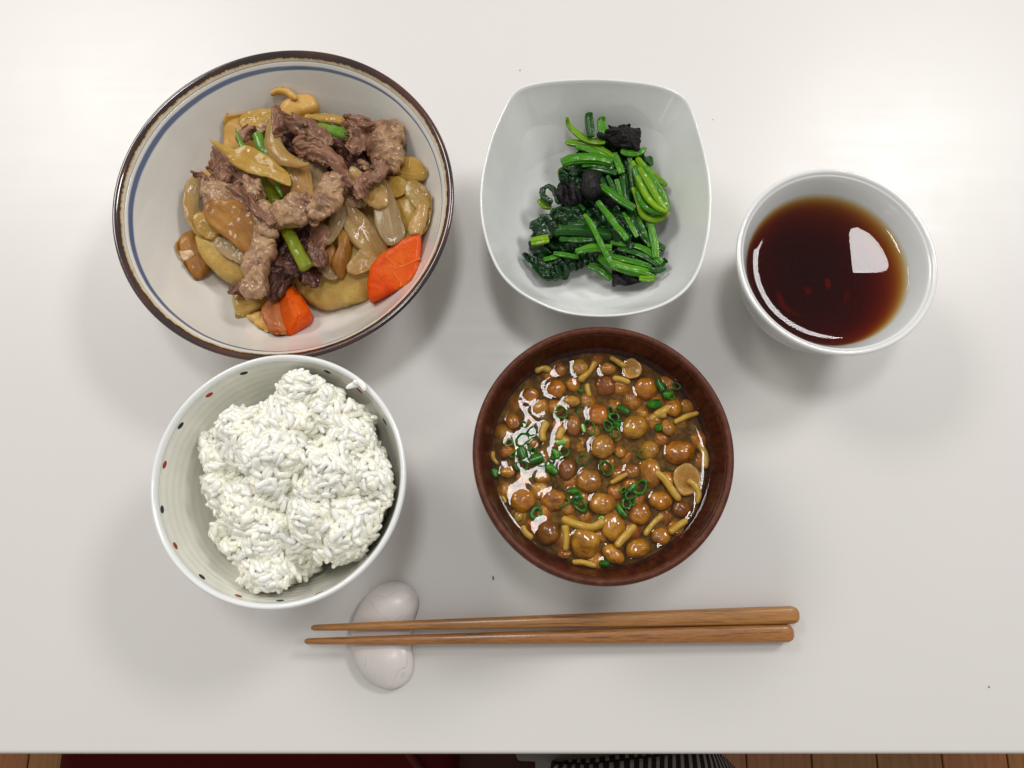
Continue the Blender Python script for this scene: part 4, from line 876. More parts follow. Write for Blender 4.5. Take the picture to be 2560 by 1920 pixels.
beef([(1280, 610, 26), (1320, 630, 40), (1325, 665, 18)], 0.0420, 'beef_fat', 'small light shred inside the dark pit', crump=0.001)
beef([(556, 550, 44), (585, 600, 105), (598, 660, 120), (580, 715, 90)], 0.0400, 'beef', 'brown beef slice with upright fibres below the leaf-shaped onion', crump=0.0022)
beef([(625, 640, 60), (680, 680, 90), (730, 700, 85), (770, 735, 50)], 0.0395, 'beef', 'dark folded beef left of centre under the leaf-shaped onion', crump=0.0026)
beef([(447, 676, 16), (495, 686, 28), (508, 700, 26), (500, 755, 20), (492, 800, 18)], 0.0405, 'beef', 'thin bent beef shred at the far left', crump=0.0006, jag=0.2, t=0.002)
beef([(690, 520, 50), (720, 470, 60), (765, 440, 34)], 0.0410, 'beef', 'small frilly beef piece beside the upper left amber potato', crump=0.002)
beef([(720, 500, 40), (780, 450, 60), (850, 400, 40)], 0.0380, 'beef_fat', 'pale fatty beef strip behind the S-shaped onion', crump=0.002)
beefblob([(496, 740), (530, 722), (610, 724), (690, 745), (760, 770), (775, 830), (720, 850), (640, 840), (560, 850), (505, 830)], 0.0400, 0.0035, 'beef_fat', 'smooth pinkish fat edged slice above the brown stained potato', crump=0.0010, freq=110)
beef([(620, 740, 60), (690, 775, 95), (750, 810, 90), (800, 850, 60)], 0.0440, 'beef', 'brown meat part of the slice above the brown stained potato', crump=0.0018)
beefblob([(705, 710), (760, 690), (800, 730), (790, 790), (850, 850), (885, 920), (840, 985), (780, 960), (750, 890), (735, 800)], 0.0470, 0.0030, 'beef_fat', 'tan fatty beef fold left of centre, above the long fat strip', crump=0.0028)
beefblob([(765, 940), (850, 965), (855, 1040), (838, 1110), (815, 1180), (828, 1290), (765, 1305), (715, 1275), (703, 1160), (730, 1080), (758, 1010)], 0.0445, 0.0030, 'beef_fat', 'long lumpy fat strip hanging down towards the lower carrot', crump=0.0028)
beefblob([(845, 830), (920, 795), (990, 770), (1055, 785), (1065, 860), (1015, 915), (930, 935), (860, 955), (830, 890)], 0.0485, 0.0030, 'beef_fat', 'knobbly tan fat across the middle of the pile', crump=0.0030)
beefblob([(1040, 800), (1085, 745), (1125, 695), (1180, 690), (1208, 740), (1195, 825), (1145, 880), (1080, 900), (1040, 865)], 0.0500, 0.0030, 'beef_fat', 'fat knob curling upward at the centre right', crump=0.0030)
beef([(740, 780, 30), (770, 850, 50), (830, 900, 60), (850, 940, 40)], 0.0508, 'beef', 'thin brown lean seam over the tan fatty fold left of centre', crump=0.001)
stewblob('onion_slice', 'onion_yellow', 'golden onion edge peeping out under the central fat', ON, [(880, 930), (950, 920), (1010, 890), (1020, 910), (985, 940), (920, 950)], 0.0445, 0.0012, 0.0015, p=3, crump=0.0004)
beef([(1040, 900, 30), (1062, 920, 40), (1085, 935, 30)], 0.0450, 'beef_fat', 'small pale fat nub above the frayed beef strip', crump=0.0006)
beef([(1180, 720, 70), (1240, 790, 80), (1320, 800, 70), (1370, 830, 50)], 0.0405, 'beef_fat', 'translucent brownish fat between the grey onion and the pale wedge', crump=0.0016)

# ------------------------------------------------------------------ spinach
SPP = [(r_ * 0.060 if False else r_, z_) for r_, z_ in ((0.0, 0.0095), (0.020, 0.0105), (0.032, 0.0145), (0.042, 0.0215), (0.050, 0.031), (0.057, 0.046))]
def spin(V): return settle(V, QB, SPP)
def stem(pts, z, mat, label, ridges=6, rf=0.55, ends=(0.12, 0.12), parent=None, **k):
    pts = [(q_[0], q_[1], q_[2] * 1.12) for q_ in pts]; w_ = max(p[2] for p in pts) * mpp('spin', z)
    V, F = strip('spin', pts, z, w_ * rf, ridges=ridges, ends=ends, p=2.2, N=44, M_=28, crump=0.0004, freq=170, rdepth=0.34, **k); V = spin(V)
    return world_obj('boiled_spinach', V, F, M[mat], label, 'spinach', parent=parent)
def leaf(pts, z, h, label, mat='leaf', crump=0.0016, fold=(0.0035, 170, 0.6), thick=0.0012, jag=0.05, **k):
    V, F = blob('spin', pts, z, h, thick, p=2.0, K=26, N=120, jag=jag, fold=fold, **k)
    V = crumple(V, F, crump, 110, 1); V = ucrumple(V, F, 0.0019 if mat == 'leaf' else 0.0009, 55 if mat == 'leaf' else 120, 120 if mat == 'leaf' else 250, 2, 'fold'); V = spin(V)
    return world_obj('boiled_spinach' if mat == 'leaf' else 'seaweed_scrap', V, F, M[mat], label, 'spinach' if mat == 'leaf' else 'seaweed')
leaf([(760, 560), (900, 540), (1040, 590), (1130, 680), (1160, 800), (1150, 1000), (1200, 1200), (1050, 1300), (850, 1250), (600, 1200), (500, 1150), (480, 1000), (620, 860), (640, 700), (740, 600)], 0.0165, 0.004, 'dark mass of wilted leaves lying lowest under the spinach heap', thick=0.004)
leaf([(415, 1085), (440, 985), (520, 935), (640, 905), (760, 912), (860, 935), (900, 1010), (820, 1060), (700, 1030), (600, 1050), (540, 1100), (470, 1105)], 0.0260, 0.004, 'broad dark leaf across the left of the heap, above the ridged stem')
leaf([(540, 1060), (620, 1050), (760, 1085), (880, 1100), (860, 1150), (760, 1165), (640, 1180), (545, 1170), (520, 1110)], 0.0235, 0.003, 'dark folded leaf just below the ridged dark stem')
leaf([(378, 1212), (400, 1235), (440, 1245), (560, 1222), (660, 1185), (760, 1180), (815, 1215), (800, 1255), (740, 1275), (670, 1300), (640, 1345), (560, 1362), (490, 1372), (455, 1320), (410, 1270)], 0.0185, 0.003, 'flat dark green leaf with pointed left tip at the bottom left of the spinach', crump=0.0010, fold=(0.003, 260, 0.3))
leaf([(415, 1120), (470, 1130), (560, 1150), (640, 1160), (640, 1200), (560, 1225), (480, 1215), (435, 1170)], 0.0205, 0.002, 'frilly little leaves right under the pale stem end on the left')
leaf([(600, 680), (650, 655), (710, 680), (745, 740), (740, 790), (690, 770), (640, 740), (605, 730)], 0.0315, 0.003, 'crinkled leaf left of the round seaweed ball', fold=(0.003, 700, 0.9))
leaf([(590, 820), (660, 760), (800, 700), (920, 700), (960, 800), (1040, 900), (1070, 1000), (1060, 1090), (950, 1060), (860, 960), (740, 900), (620, 900)], 0.0240, 0.004, 'near black leaf in the middle of the heap under the thin slanting stems')
leaf([(930, 1170), (1030, 1145), (1130, 1165), (1210, 1210), (1260, 1255), (1262, 1290), (1180, 1290), (1060, 1265), (950, 1235)], 0.0225, 0.0025, 'dark glossy leaf at the lower right between two stems')
V, F = strip('spin', [(600, 880, 40), (570, 800, 50), (525, 768, 30), (495, 800, 36), (505, 845, 40), (560, 870, 40)], 0.0275, 0.0022, crump=0.0008, freq=300, N=60, M_=22); V = spin(V)
world_obj('boiled_spinach', V, F, M['leaf'], 'small dark leaf curled into a ring at the left edge of the heap', 'spinach')
V, F = strip('spin', [(995, 1100, 40), (1040, 1130, 46), (1045, 1170, 24)], 0.030, 0.0018, crump=0.0006, freq=300, N=30, M_=18); V = spin(V)
world_obj('boiled_spinach', V, F, M['leaf'], 'tiny frilled leaf scrap on the lower right stems', 'spinach')
leaf([(700, 560), (800, 540), (940, 560), (1010, 640), (1000, 720), (900, 720), (760, 690), (700, 640)], 0.0270, 0.003, 'dark leaf squeezed between the upper stems')
leaf([(1010, 600), (1080, 600), (1120, 700), (1130, 850), (1090, 960), (1020, 900), (990, 760)], 0.0265, 0.003, 'dark leaf behind the root clump and the upright ridged stem')
leaf([(800, 880), (900, 900), (1010, 1010), (1060, 1100), (1000, 1130), (900, 1100), (830, 1000)], 0.0270, 0.003, 'shiny dark leaf under the long thin slanting stem')
V, F = blob('spin', [(1060, 640), (1110, 610), (1170, 680), (1240, 780), (1280, 870), (1288, 935), (1230, 945), (1150, 910), (1100, 830), (1070, 740)], 0.0300, 0.006, 0.006, p=2.4, K=14, N=80, fold=None); RCV = (spin(V), F, _uv[0])
for pts, z, mat, lab, k in [
 ([(782, 320, 52), (790, 390, 58), (800, 460, 50)], 0.0235, 'stem_dark', 'dark green cut stem standing up at the top left of the heap', {}),
 ([(858, 352, 52), (868, 410, 62), (880, 470, 50)], 0.0235, 'stem', 'short green stem end beside the top one, next to the seaweed', {}),
 ([(640, 366, 20), (690, 420, 40), (760, 470, 48), (830, 488, 46), (890, 490, 34)], 0.0300, 'stem_light', 'yellow green pointed stem at the upper left of the spinach', {}),
 ([(635, 490, 44), (720, 500, 56), (800, 520, 60), (870, 550, 60), (940, 595, 46)], 0.0310, 'stem_light', 'light green rounded stem, second from the top left', {'ends': (0.5, 0.3)}),
 ([(610, 625, 66), (680, 602, 76), (760, 595, 80), (850, 600, 76), (930, 625, 56)], 0.0330, 'stem', 'wide ridged green stem bent across the upper middle', {'ridges': 9}),
 ([(800, 650, 36), (880, 660, 50), (962, 685, 44)], 0.0310, 'stem_dark', 'dark stem just below the wide ridged one', {}),
 ([(600, 710, 22), (605, 670, 34), (660, 650, 34)], 0.0285, 'stem_light', 'small yellow green curl left of the crinkled leaf', {}),
 ([(940, 560, 46), (965, 620, 52), (992, 690, 46)], 0.0310, 'stem', 'short upright stem right of the wide ridged one', {}),
 ([(1002, 690, 50), (1005, 760, 66), (1015, 850, 60), (1030, 900, 50)], 0.0290, 'stem_dark', 'dark upright ridged stem in the right middle', {'ridges': 9}),
 ([(955, 725, 28), (972, 780, 34), (988, 835, 30)], 0.0310, 'stem', 'thin short stem beside the dark upright one', {}),
 ([(1145, 640, 26), (1200, 700, 40), (1275, 768, 30)], 0.0270, 'stem_light', 'yellow stem tip slanting out to the right edge', {}),
 ([(850, 760, 48), (910, 800, 52), (990, 860, 56), (1075, 912, 48)], 0.0345, 'stem', 'green stem slanting down from the round seaweed ball', {}),
 ([(836, 862, 36), (890, 930, 42), (960, 1020, 44), (1028, 1108, 38)], 0.0350, 'stem', 'long thin stem slanting through the centre of the heap', {'ridges': 6}),
 ([(755, 945, 28), (800, 1010, 34), (850, 1110, 32), (890, 1190, 34), (942, 1285, 34)], 0.0340, 'stem', 'longest thin stem reaching from the left middle to the bottom', {'ridges': 6}),
 ([(560, 1045, 76), (660, 1040, 84), (780, 1048, 84), (860, 1065, 76), (935, 1078, 56)], 0.0290, 'stem_dark', 'thick dark ridged stem lying level at the left', {'ridges': 11, 'ends': (0.1, 0.1)}),
 ([(418, 1120, 48), (470, 1108, 58), (535, 1098, 50)], 0.0285, 'stem_light', 'pale cut stem end jutting out to the left', {}),
 ([(700, 1180, 34), (780, 1160, 50), (850, 1155, 54), (932, 1158, 46)], 0.0320, 'stem', 'green stem lying level over the bottom left leaf', {}),
 ([(918, 1122, 30), (1010, 1135, 36), (1100, 1150, 40), (1180, 1195, 46), (1262, 1268, 46)], 0.0290, 'stem', 'curved stem running to the lower right edge', {}),
 ([(1150, 1150, 40), (1200, 1130, 44), (1262, 1165, 40)], 0.0245, 'stem_dark', 'dark stem stub peeking out at the right edge', {}),
 ([(845, 1205, 50), (930, 1255, 70), (1040, 1285, 78), (1130, 1310, 74), (1205, 1335, 66)], 0.0270, 'stem', 'thick light ridged stem at the bottom right', {'ridges': 10}),
 ([(1100, 1345, 30), (1160, 1350, 38), (1198, 1345, 40)], 0.0230, 'stem_light', 'bright stem tip beneath the thick bottom right one', {}),
 ([(1170, 1290, 30), (1225, 1300, 34), (1268, 1288, 16)], 0.0240, 'stem_dark', 'dark pointed tip at the far lower right', {}),
 ([(780, 1265, 40), (850, 1290, 56), (930, 1350, 56)], 0.0220, 'stem', 'stem at the bottom centre touching the lowest seaweed', {}),
 ([(500, 1230, 26), (560, 1215, 34), (620, 1195, 24)], 0.0245, 'stem', 'thin green stem along the top of the bottom left leaf', {}),
 ([(1040, 900, 50), (1070, 970, 60), (1110, 1050, 60), (1165, 1130, 46)], 0.0285, 'stem_dark', 'dark stem running down under the root clump', {}),
 ([(1172, 1000, 44), (1185, 1080, 50), (1200, 1150, 52), (1205, 1222, 44)], 0.0300, 'stem', 'upright green stem below the root clump', {}),
 ([(470, 850, 34), (500, 885, 46), (550, 895, 40)], 0.0235, 'stem_light', 'yellow stem bit under the ring-shaped leaf', {}),
 ([(985, 545, 36), (1030, 562, 46), (1090, 560, 46), (1145, 530, 30)], 0.0330, 'stem', 'rolled green leaf base under the upper seaweed', {'ends': (0.5, 0.5)}),
 ([(1130, 600, 40), (1165, 605, 46), (1180, 640, 30)], 0.0260, 'stem_dark', 'small dark stub above the root clump', {}),
 ([(700, 520, 26), (790, 545, 34), (880, 590, 30)], 0.0322, 'stem', 'thin stem tucked between the two upper left light stems', {}),
 ([(740, 640, 26), (840, 632, 32), (940, 650, 28)], 0.0318, 'stem', 'thin stem along the underside of the wide ridged one', {}),
 ([(900, 700, 24), (930, 760, 34), (960, 830, 28)], 0.0305, 'stem_dark', 'dark thin stem above the slanting stem of the seaweed ball', {}),
 ([(620, 1005, 30), (720, 1000, 38), (840, 1015, 34)], 0.0300, 'stem_dark', 'dark stem lying along the top of the thick dark one', {}),
 ([(600, 1100, 30), (700, 1105, 38), (820, 1100, 32)], 0.0285, 'stem_dark', 'dark stem lying along the bottom of the thick dark one', {}),
 ([(960, 1160, 26), (1060, 1180, 34), (1150, 1220, 32), (1220, 1270, 26)], 0.0292, 'stem_dark', 'dark stem parallel to the curved one at the lower right', {}),
 ([(870, 1180, 26), (960, 1215, 38), (1080, 1245, 40), (1180, 1275, 34)], 0.0285, 'stem', 'green stem lying on top of the thick bottom right one', {}),
 ([(1000, 930, 26), (1040, 1000, 34), (1090, 1090, 30)], 0.0300, 'stem', 'slim green stem left of the dark one under the root clump', {}),
 ([(1090, 960, 24), (1130, 1050, 32), (1170, 1150, 28)], 0.0290, 'stem', 'slim green stem right of the dark one under the root clump', {}),
 ([(1040, 590, 30), (1050, 680, 36), (1065, 780, 32)], 0.0318, 'stem_dark', 'dark stem between the upright ridged one and the root clump', {}),
 ([(560, 1190, 24), (640, 1200, 34), (720, 1215, 26)], 0.0262, 'stem', 'thin stem across the bottom left leaf', {}),
 ([(660, 800, 26), (700, 860, 34), (760, 920, 28)], 0.0290, 'stem_dark', 'dark stem below the left seaweed lump', {})]:
    stem(pts, z, mat, lab, **k)
rc = empty('spinach_root_clump', W('spin', 1180, 800, 0.022), 'pale green fan of stems joined at the root on the right of the spinach', 'spinach root')
for pts, z, mat in [
 ([(1055, 610, 40), (1085, 700, 52), (1130, 790, 60), (1190, 870, 56), (1270, 930, 40)], 0.0330, 'stem_light'),
 ([(1085, 590, 44), (1150, 680, 60), (1210, 780, 70), (1255, 860, 60), (1282, 930, 36)], 0.0335, 'stem_light'),
 ([(1070, 640, 46), (1110, 760, 64), (1160, 850, 70), (1215, 900, 60), (1275, 938, 34)], 0.0350, 'stem'),
 ([(1120, 620, 36), (1180, 720, 50), (1240, 800, 50), (1275, 880, 46), (1285, 935, 30)], 0.0300, 'stem'),
 ([(1060, 760, 40), (1095, 860, 46), (1120, 940, 52), (1180, 978, 52), (1240, 965, 50), (1282, 935, 34)], 0.0310, 'stem_light'),
 ([(1040, 640, 34), (1060, 720, 44), (1110, 820, 46), (1150, 910, 36)], 0.0300, 'stem'),
 ([(1100, 650, 36), (1160, 750, 50), (1220, 850, 50), (1278, 932, 26)], 0.0362, 'stem_light'),
 ([(1130, 640, 30), (1200, 750, 44), (1250, 850, 44), (1282, 928, 24)], 0.0350, 'stem'),
 ([(1085, 700, 30), (1140, 820, 44), (1200, 890, 44), (1272, 936, 24)], 0.0368, 'stem_light'),
 ([(1080, 800, 30), (1120, 880, 40), (1180, 925, 40), (1268, 942, 24)], 0.0352, 'stem')]:
    w_ = max(p[2] for p in pts) * mpp('spin', z); V, F = strip('spin', pts, z, w_ * 0.7, ridges=7, ends=(0.4, 0.5), p=2.2, N=50, M_=26, rdepth=0.16, crump=0.0002, freq=300)
    world_obj('stem', spin(V), F, M[mat], parent=rc)
_uv[0] = RCV[2]; world_obj('base', RCV[0], RCV[1], M['stem_light'], parent=rc)
V, F = blob('spin', [(1262, 905), (1285, 900), (1292, 930), (1280, 955), (1258, 945)], 0.0325, 0.002, 0.003, crump=0.0003); world_obj('root_end', spin(V), F, M['potato'], parent=rc)
for pts, z, h, lab, k in [
 ([(835, 462), (880, 432), (920, 425), (905, 388), (950, 398), (985, 390), (1035, 392), (1048, 425), (1104, 420), (1108, 480), (1100, 545), (1060, 525), (1000, 525), (955, 500), (900, 475)], 0.0345, 0.004, 'large crumpled black seaweed scrap at the top of the spinach', dict(fold=(0.003, 260, 1.2))),
 ([(738, 720), (765, 690), (805, 684), (842, 712), (858, 770), (845, 825), (800, 848), (755, 820), (735, 770)], 0.0355, 0.006, 'round black seaweed ball in the middle of the spinach', dict(fold=None, crump=0.0011)),
 ([(575, 790), (620, 738), (680, 740), (740, 770), (760, 830), (720, 885), (640, 900), (590, 860)], 0.0290, 0.004, 'black seaweed lump left of the round ball', dict(fold=(0.003, 300, 0.2))),
 ([(860, 820), (920, 830), (970, 870), (940, 895), (880, 880)], 0.0300, 0.002, 'thin seaweed piece under the slanting stems', dict()),
 ([(932, 1300), (985, 1302), (1050, 1322), (1126, 1352), (1095, 1386), (1010, 1388), (940, 1384)], 0.0195, 0.002, 'flat black seaweed strip at the bottom edge of the spinach', dict(fold=(0.002, 300, 0.5), crump=0.0006))]:
    kk = dict(crump=0.0012); kk.update(k); leaf(pts, z, h, lab, mat='nori', thick=0.0014, jag=0.045, **kk)

# ------------------------------------------------------------------ rice: a clumped mound of single grains
CL = [(930, 230, 150, 0.074), (1080, 380, 190, 0.073), (830, 450, 200, 0.076), (600, 520, 190, 0.073), (430, 640, 140, 0.066), (740, 640, 210, 0.080), (470, 850, 150, 0.066), (600, 960, 170, 0.073),
      (1180, 560, 190, 0.073), (1090, 760, 200, 0.079), (1330, 760, 150, 0.072), (1290, 480, 120, 0.064), (1000, 1010, 180, 0.074), (1240, 1060, 190, 0.073), (1120, 1190, 140, 0.066), (1390, 920, 110, 0.064),
      (860, 900, 170, 0.067), (700, 1130, 190, 0.070), (700, 1330, 160, 0.068), (790, 1380, 110, 0.066), (980, 1310, 90, 0.050), (560, 1240, 90, 0.064), (870, 1150, 180, 0.064), (850, 330, 90, 0.066), (370, 780, 70, 0.056), (400, 560, 90, 0.060), (500, 1120, 100, 0.058), (960, 600, 150, 0.066), (520, 720, 120, 0.062)]
CLW = [(W('rice', x, y, z), r_ * mpp('rice', z), z) for x, y, r_, z in CL]
rnd = np.random.RandomState(11)
maskp = np.array([(790, 130), (870, 112), (940, 120), (1040, 160), (1090, 240), (1190, 275), (1195, 345), (1310, 370), (1370, 430), (1375, 560), (1455, 640), (1478, 800), (1492, 910), (1430, 1000), (1405, 1130), (1340, 1260), (1170, 1300), (1060, 1240), (1062, 1330), (960, 1390), (900, 1360), (850, 1445), (730, 1482), (600, 1445), (590, 1310), (490, 1215), (415, 1150), (420, 1050), (340, 960), (310, 830), (310, 700), (298, 570), (320, 515), (430, 430), (520, 380), (610, 390), (680, 335), (800, 310), (790, 220)], float)
def inside(px, py):
    n = len(maskp); c = False; j = n - 1
    for i in range(n):
        xi, yi = maskp[i]; xj, yj = maskp[j]
        if (yi > py) != (yj > py) and px < (xj - xi) * (py - yi) / (yj - yi) + xi: c = not c
        j = i
    return c
def to_px(p):
    u = p[0]; v = cp_ * p[1] + sp_ * (p[2] - CAM_H); d_ = sp_ * p[1] - cp_ * (p[2] - CAM_H)
    X = 1280 + FPX * u / d_; Y = 960 - FPX * v / d_; return (X - 350) * 2.37, (Y - 860) * 2.37
def height(x, y):
    best = 0.0; wx_ = 0.0055 * mn.noise(Vector((x * 75, y * 75, 11.0))); y += 0.0055 * mn.noise(Vector((x * 75, y * 75, 31.0))); x += wx_
    for (c_, r_, z_) in CLW:
        d2 = ((x - c_[0]) ** 2 + (y - c_[1]) ** 2) / (r_ * r_)
        if d2 < 1: best = max(best, z_ - 0.016 * (1 - math.sqrt(1 - d2)) * 1.0)
        elif d2 < 1.9: best = max(best, z_ - 0.016 - 0.030 * (d2 - 1))
    return best + 0.0034 * mn.noise(Vector((x * 95, y * 95, 2.0))) if best > 0 else 0
def rice_floor(p):
    r_ = math.hypot(p[0] - RB[0], p[1] - RB[1]); P = sorted(rin); return float(np.interp(r_, [q_[0] for q_ in P], [q_[1] for q_ in P]))
def grain_mesh(seed):
    rg = random.Random(seed); V = []; F = []; a_ = rg.uniform(.0028, .0035); b_ = rg.uniform(.00125, .00150); c_ = b_ * rg.uniform(.78, .95); bd = rg.uniform(-.0006, .0006); nk = rg.uniform(-.25, .25)
    nu, nv = 7, 9
    for i in range(nu):
        t = PI * (i + 0.0) / (nu - 1); x = -math.cos(t); s = math.sin(t) ** 0.72 if 0 < i < nu - 1 else 0.0
        for j in range(nv):
            g = 2 * PI * j / nv; V.append((x * a_, s * (1 + nk * x) * b_ * math.cos(g) + bd * x * x, s * (1 + nk * x) * c_ * math.sin(g)))
    for i in range(nu - 1):
        for j in range(nv):
            l = (j + 1) % nv; F.append((i * nv + j, (i + 1) * nv + j, (i + 1) * nv + l, i * nv + l))
    V = np.array(V); return V, F
GV = [grain_mesh(s_) for s_ in range(6)]
GM = [mesh('rice_grain', V, F, M['rice']) for V, F in GV]
grains = []; hashg = {}
tries = 0
while len(grains) < 4200 and tries < 60000:
    tries += 1
    x = RB[0] + rnd.uniform(-.05, .05); y = RB[1] + rnd.uniform(-.05, .05); h_ = height(x, y)
    if h_ <= 0.02: continue
    dep = abs(rnd.normal(0, 0.0020)) if rnd.rand() < 0.75 else rnd.uniform(0, 0.010); z = h_ - dep + rnd.normal(0, .0007)
    p = np.array([x, y, z]); fl_ = rice_floor(p)
    if math.hypot(x - RB[0], y - RB[1]) > 0.0475 or z < fl_ + 0.0018: continue
    px, py = to_px(p)
    if not inside(px, py): continue
    e_ = 0.001; gx = (height(x + e_, y) - height(x - e_, y)) / (2 * e_); gy = (height(x, y + e_) - height(x, y - e_)) / (2 * e_)
    key = tuple((p / 0.0024).astype(int)); 
    if dep < 0.004 and rnd.rand() < 0.9 and any(np.linalg.norm(p - q_) < 0.0021 for dx_ in (-1, 0, 1) for dy_ in (-1, 0, 1) for dz_ in (-1, 0, 1) for q_ in hashg.get((key[0] + dx_, key[1] + dy_, key[2] + dz_), ())): continue
    hashg.setdefault(key, []).append(p)
    grains.append((p, max(-1.4, min(1.4, gx)), max(-1.4, min(1.4, gy)), dep))
def gmat(p, gx, gy, r_):
    az = 5.0 * mn.noise(Vector((p[0] * 90, p[1] * 90, 0.5))) + r_.gauss(0, 0.75); n_ = Vector((-gx, -gy, 1)).normalized(); t_ = Vector((math.cos(az), math.sin(az), 0)); t_ = (t_ - n_ * t_.dot(n_)).normalized()
    t_ = (t_ + n_ * r_.gauss(0, 0.36)).normalized(); b_ = n_.cross(t_).normalized(); n2 = t_.cross(b_)
    m_ = Matrix(((t_.x, b_.x, n2.x), (t_.y, b_.y, n2.y), (t_.z, b_.z, n2.z))).to_4x4(); m_.translation = Vector(p); return m_
rv = empty('rice_serving', RB + (0, 0, 0.0135), 'heap of clumped cooked white rice in the dotted bowl', 'rice')
rr3 = random.Random(3)
grains.sort(key=lambda g: g[3] - 0.02 * g[0][2]); ml = []
for i, g in enumerate(grains): ml.append((gmat(g[0], g[1], g[2], rr3), i % 6))
for m_, k_ in ml[:300]:
    o = link('rice_grain', GM[k_], rv); o.matrix_local = Matrix.Translation(-Vector(rv.location)) @ m_
Vs = []; Fs = []; n0 = 0
for m_, k_ in ml[300:]:
    A = np.array(m_); V = GV[k_][0] @ A[:3, :3].T + A[:3, 3]; Vs.append(V); Fs += [tuple(i + n0 for i in f) for f in GV[k_][1]]; n0 += len(V)
rs = world_obj('rice_grains', np.vstack(Vs), Fs, M['rice_stuff'], parent=rv); rs['kind'] = 'stuff'
# inner body of the heap that the grains lie on
gx_ = np.linspace(-.047, .047, 80); V = []; idx = {}
F = []
for i, a_ in enumerate(gx_):
    for j, b_ in enumerate(gx_):
        x, y = RB[0] + a_, RB[1] + b_; h_ = height(x, y) - 0.0018; fl_ = rice_floor((x, y, 0)) + .0008
        p = np.array([x, y, max(h_, 0)]); ok = h_ > fl_ + 0.002 and math.hypot(a_, b_) < 0.046 and inside(*to_px(p))
        if ok: idx[i, j] = len(V); V.append((x, y, h_))
n0 = len(V); V += [(v[0], v[1], rice_floor(v) + .0008) for v in V]
for (i, j) in idx:
    if all((i + a_, j + b_) in idx for a_, b_ in ((1, 0), (0, 1), (1, 1))):
        q_ = [idx[i, j], idx[i + 1, j], idx[i + 1, j + 1], idx[i, j + 1]]; F.append(tuple(q_)); F.append(tuple(k_ + n0 for k_ in q_[::-1]))
edge = {}
for f in F:
    for a_, b_ in zip(f, f[1:] + f[:1]): edge[a_, b_] = 1
for (a_, b_) in list(edge):
    if (b_, a_) not in edge and a_ < n0 and b_ < n0: F.append((b_, a_, a_ + n0, b_ + n0))
rs = world_obj('rice_core', V, F, M['rice_stuff'], parent=rv); rs['kind'] = 'stuff'
# two grains stuck on the bowl's rim
sr = empty('stray_rice', W('rice', 1280, 240, 0.0655), 'few rice grains stuck on the upper right rim of the rice bowl', 'rice')
for (x, y, a_, z) in ((1262, 243, 0.3, 0.0688), (1300, 228, -0.3, 0.0705), (1316, 238, -0.9, 0.0712)):
    p = W('rice', x, y, z); m_ = Matrix.Translation(Vector(p) - Vector(sr.location)) @ Matrix.Rotation(a_, 4, 'Z')
    o = link('rice_grain', GM[int(x) % 6], sr); o.matrix_local = m_

# ------------------------------------------------------------------ miso soup
def cap_mesh(seed, squash=0.62, under=False):
    rg = random.Random(seed); P = []
    n = 12
    for i in range(n): a_ = PI / 2 * i / (n - 1); P.append((math.sin(a_) ** 0.9, math.cos(a_) * squash))
    P[0] = (0.0005, squash)
    P += [(0.985, -0.07), (0.90, -0.11), (0.70, -0.04), (0.45, 0.08), (0.22, 0.12), (0.001, 0.12)]
    V, F, _ = lathe(P[::-1], 36); MI = [1 if i < 4 * 36 else 0 for i in range(len(F))]
    s_ = rg.uniform(0, 90)
    for i in range(len(V)):
        q_ = V[i]; a_ = math.atan2(q_[1], q_[0]); r_ = math.hypot(q_[0], q_[1])
        V[i] *= 1 + 0.13 * mn.noise(Vector((math.cos(a_) * 1.4, math.sin(a_) * 1.4, s_))) * min(1, r_ * 1.5); V[i, 2] += 0.05 * mn.noise(Vector((q_[0] * 2, q_[1] * 2, s_ + 7))) - 0.04 * r_ * r_
    return V, F, MI
CAPS = [cap_mesh(s_, sq) for s_, sq in ((1, 0.55), (2, 0.65), (3, 0.72), (4, 0.6))]
ZL = UZ
ML = []   # (x, y, r, amount above) for the menisci
soup_things = []
def mushroom(x, y, r, mat, label, up=0.35, tilt=(0, 0), stem=None, asp=1.0, rot=0.0, flip=False, stem_up=0.0008):
    """x,y,r in the soup frame; up = height of the cap's top above the broth in units of its radius (negative = sunk)"""
    R_ = r * 1.10 * mpp('soup', ZL); k_ = len(soup_things) % 4; V, F, MI = CAPS[k_]; V = V.copy(); sq = V[:, 2].max()
    rq = random.Random(int(x * 7 + y)); rot += rq.uniform(-3, 3) if asp == 1.0 and not stem else 0
    if tilt == (0, 0) and not flip: tilt = (rq.uniform(-.42, .42), rq.uniform(-.42, .42)); asp *= rq.uniform(.85, 1.1)
    A = Matrix.Rotation(rot, 3, 'Z') @ Matrix.Rotation(tilt[0], 3, 'X') @ Matrix.Rotation(tilt[1], 3, 'Y')
    if flip: V = V * np.array([1, -1, -1])
    V = V * np.array([1, asp, 1]) * R_; V = V @ np.array(A).T
    top = V[:, 2].max(); zc = ZL + up * R_ - top; c_ = W('soup', x, y, ZL + up * R_ * 0.5); c_[2] = zc
    t = empty('mushroom', (c_[0], c_[1], zc + V[:, 2].min()), label, 'mushroom', 'mushrooms in the miso soup')
    world_obj('cap', V + c_, F, [M[mat], M['gill']], parent=t, mi=MI)
    if stem:
        z0_ = ZL + stem_up
        V2, F2 = strip('soup', stem, z0_, max(q_[2] for q_ in stem) * mpp('soup', ZL) * 0.95, ends=(0.3, 0.5), p=2.0, N=26, M_=14, crump=0.0003, freq=200); world_obj('stem', V2, F2, M['mstem'], parent=t)
        if stem_up > 0:
            for q_ in stem: a_ = W('soup', q_[0], q_[1], ZL); ML.append((a_[0], a_[1], q_[2] * 0.5 * mpp('soup', ZL), 0.00012))
    if up > 0.05: ML.append((c_[0], c_[1], R_ * 0.92, 0.00022))
    soup_things.append(t); return t
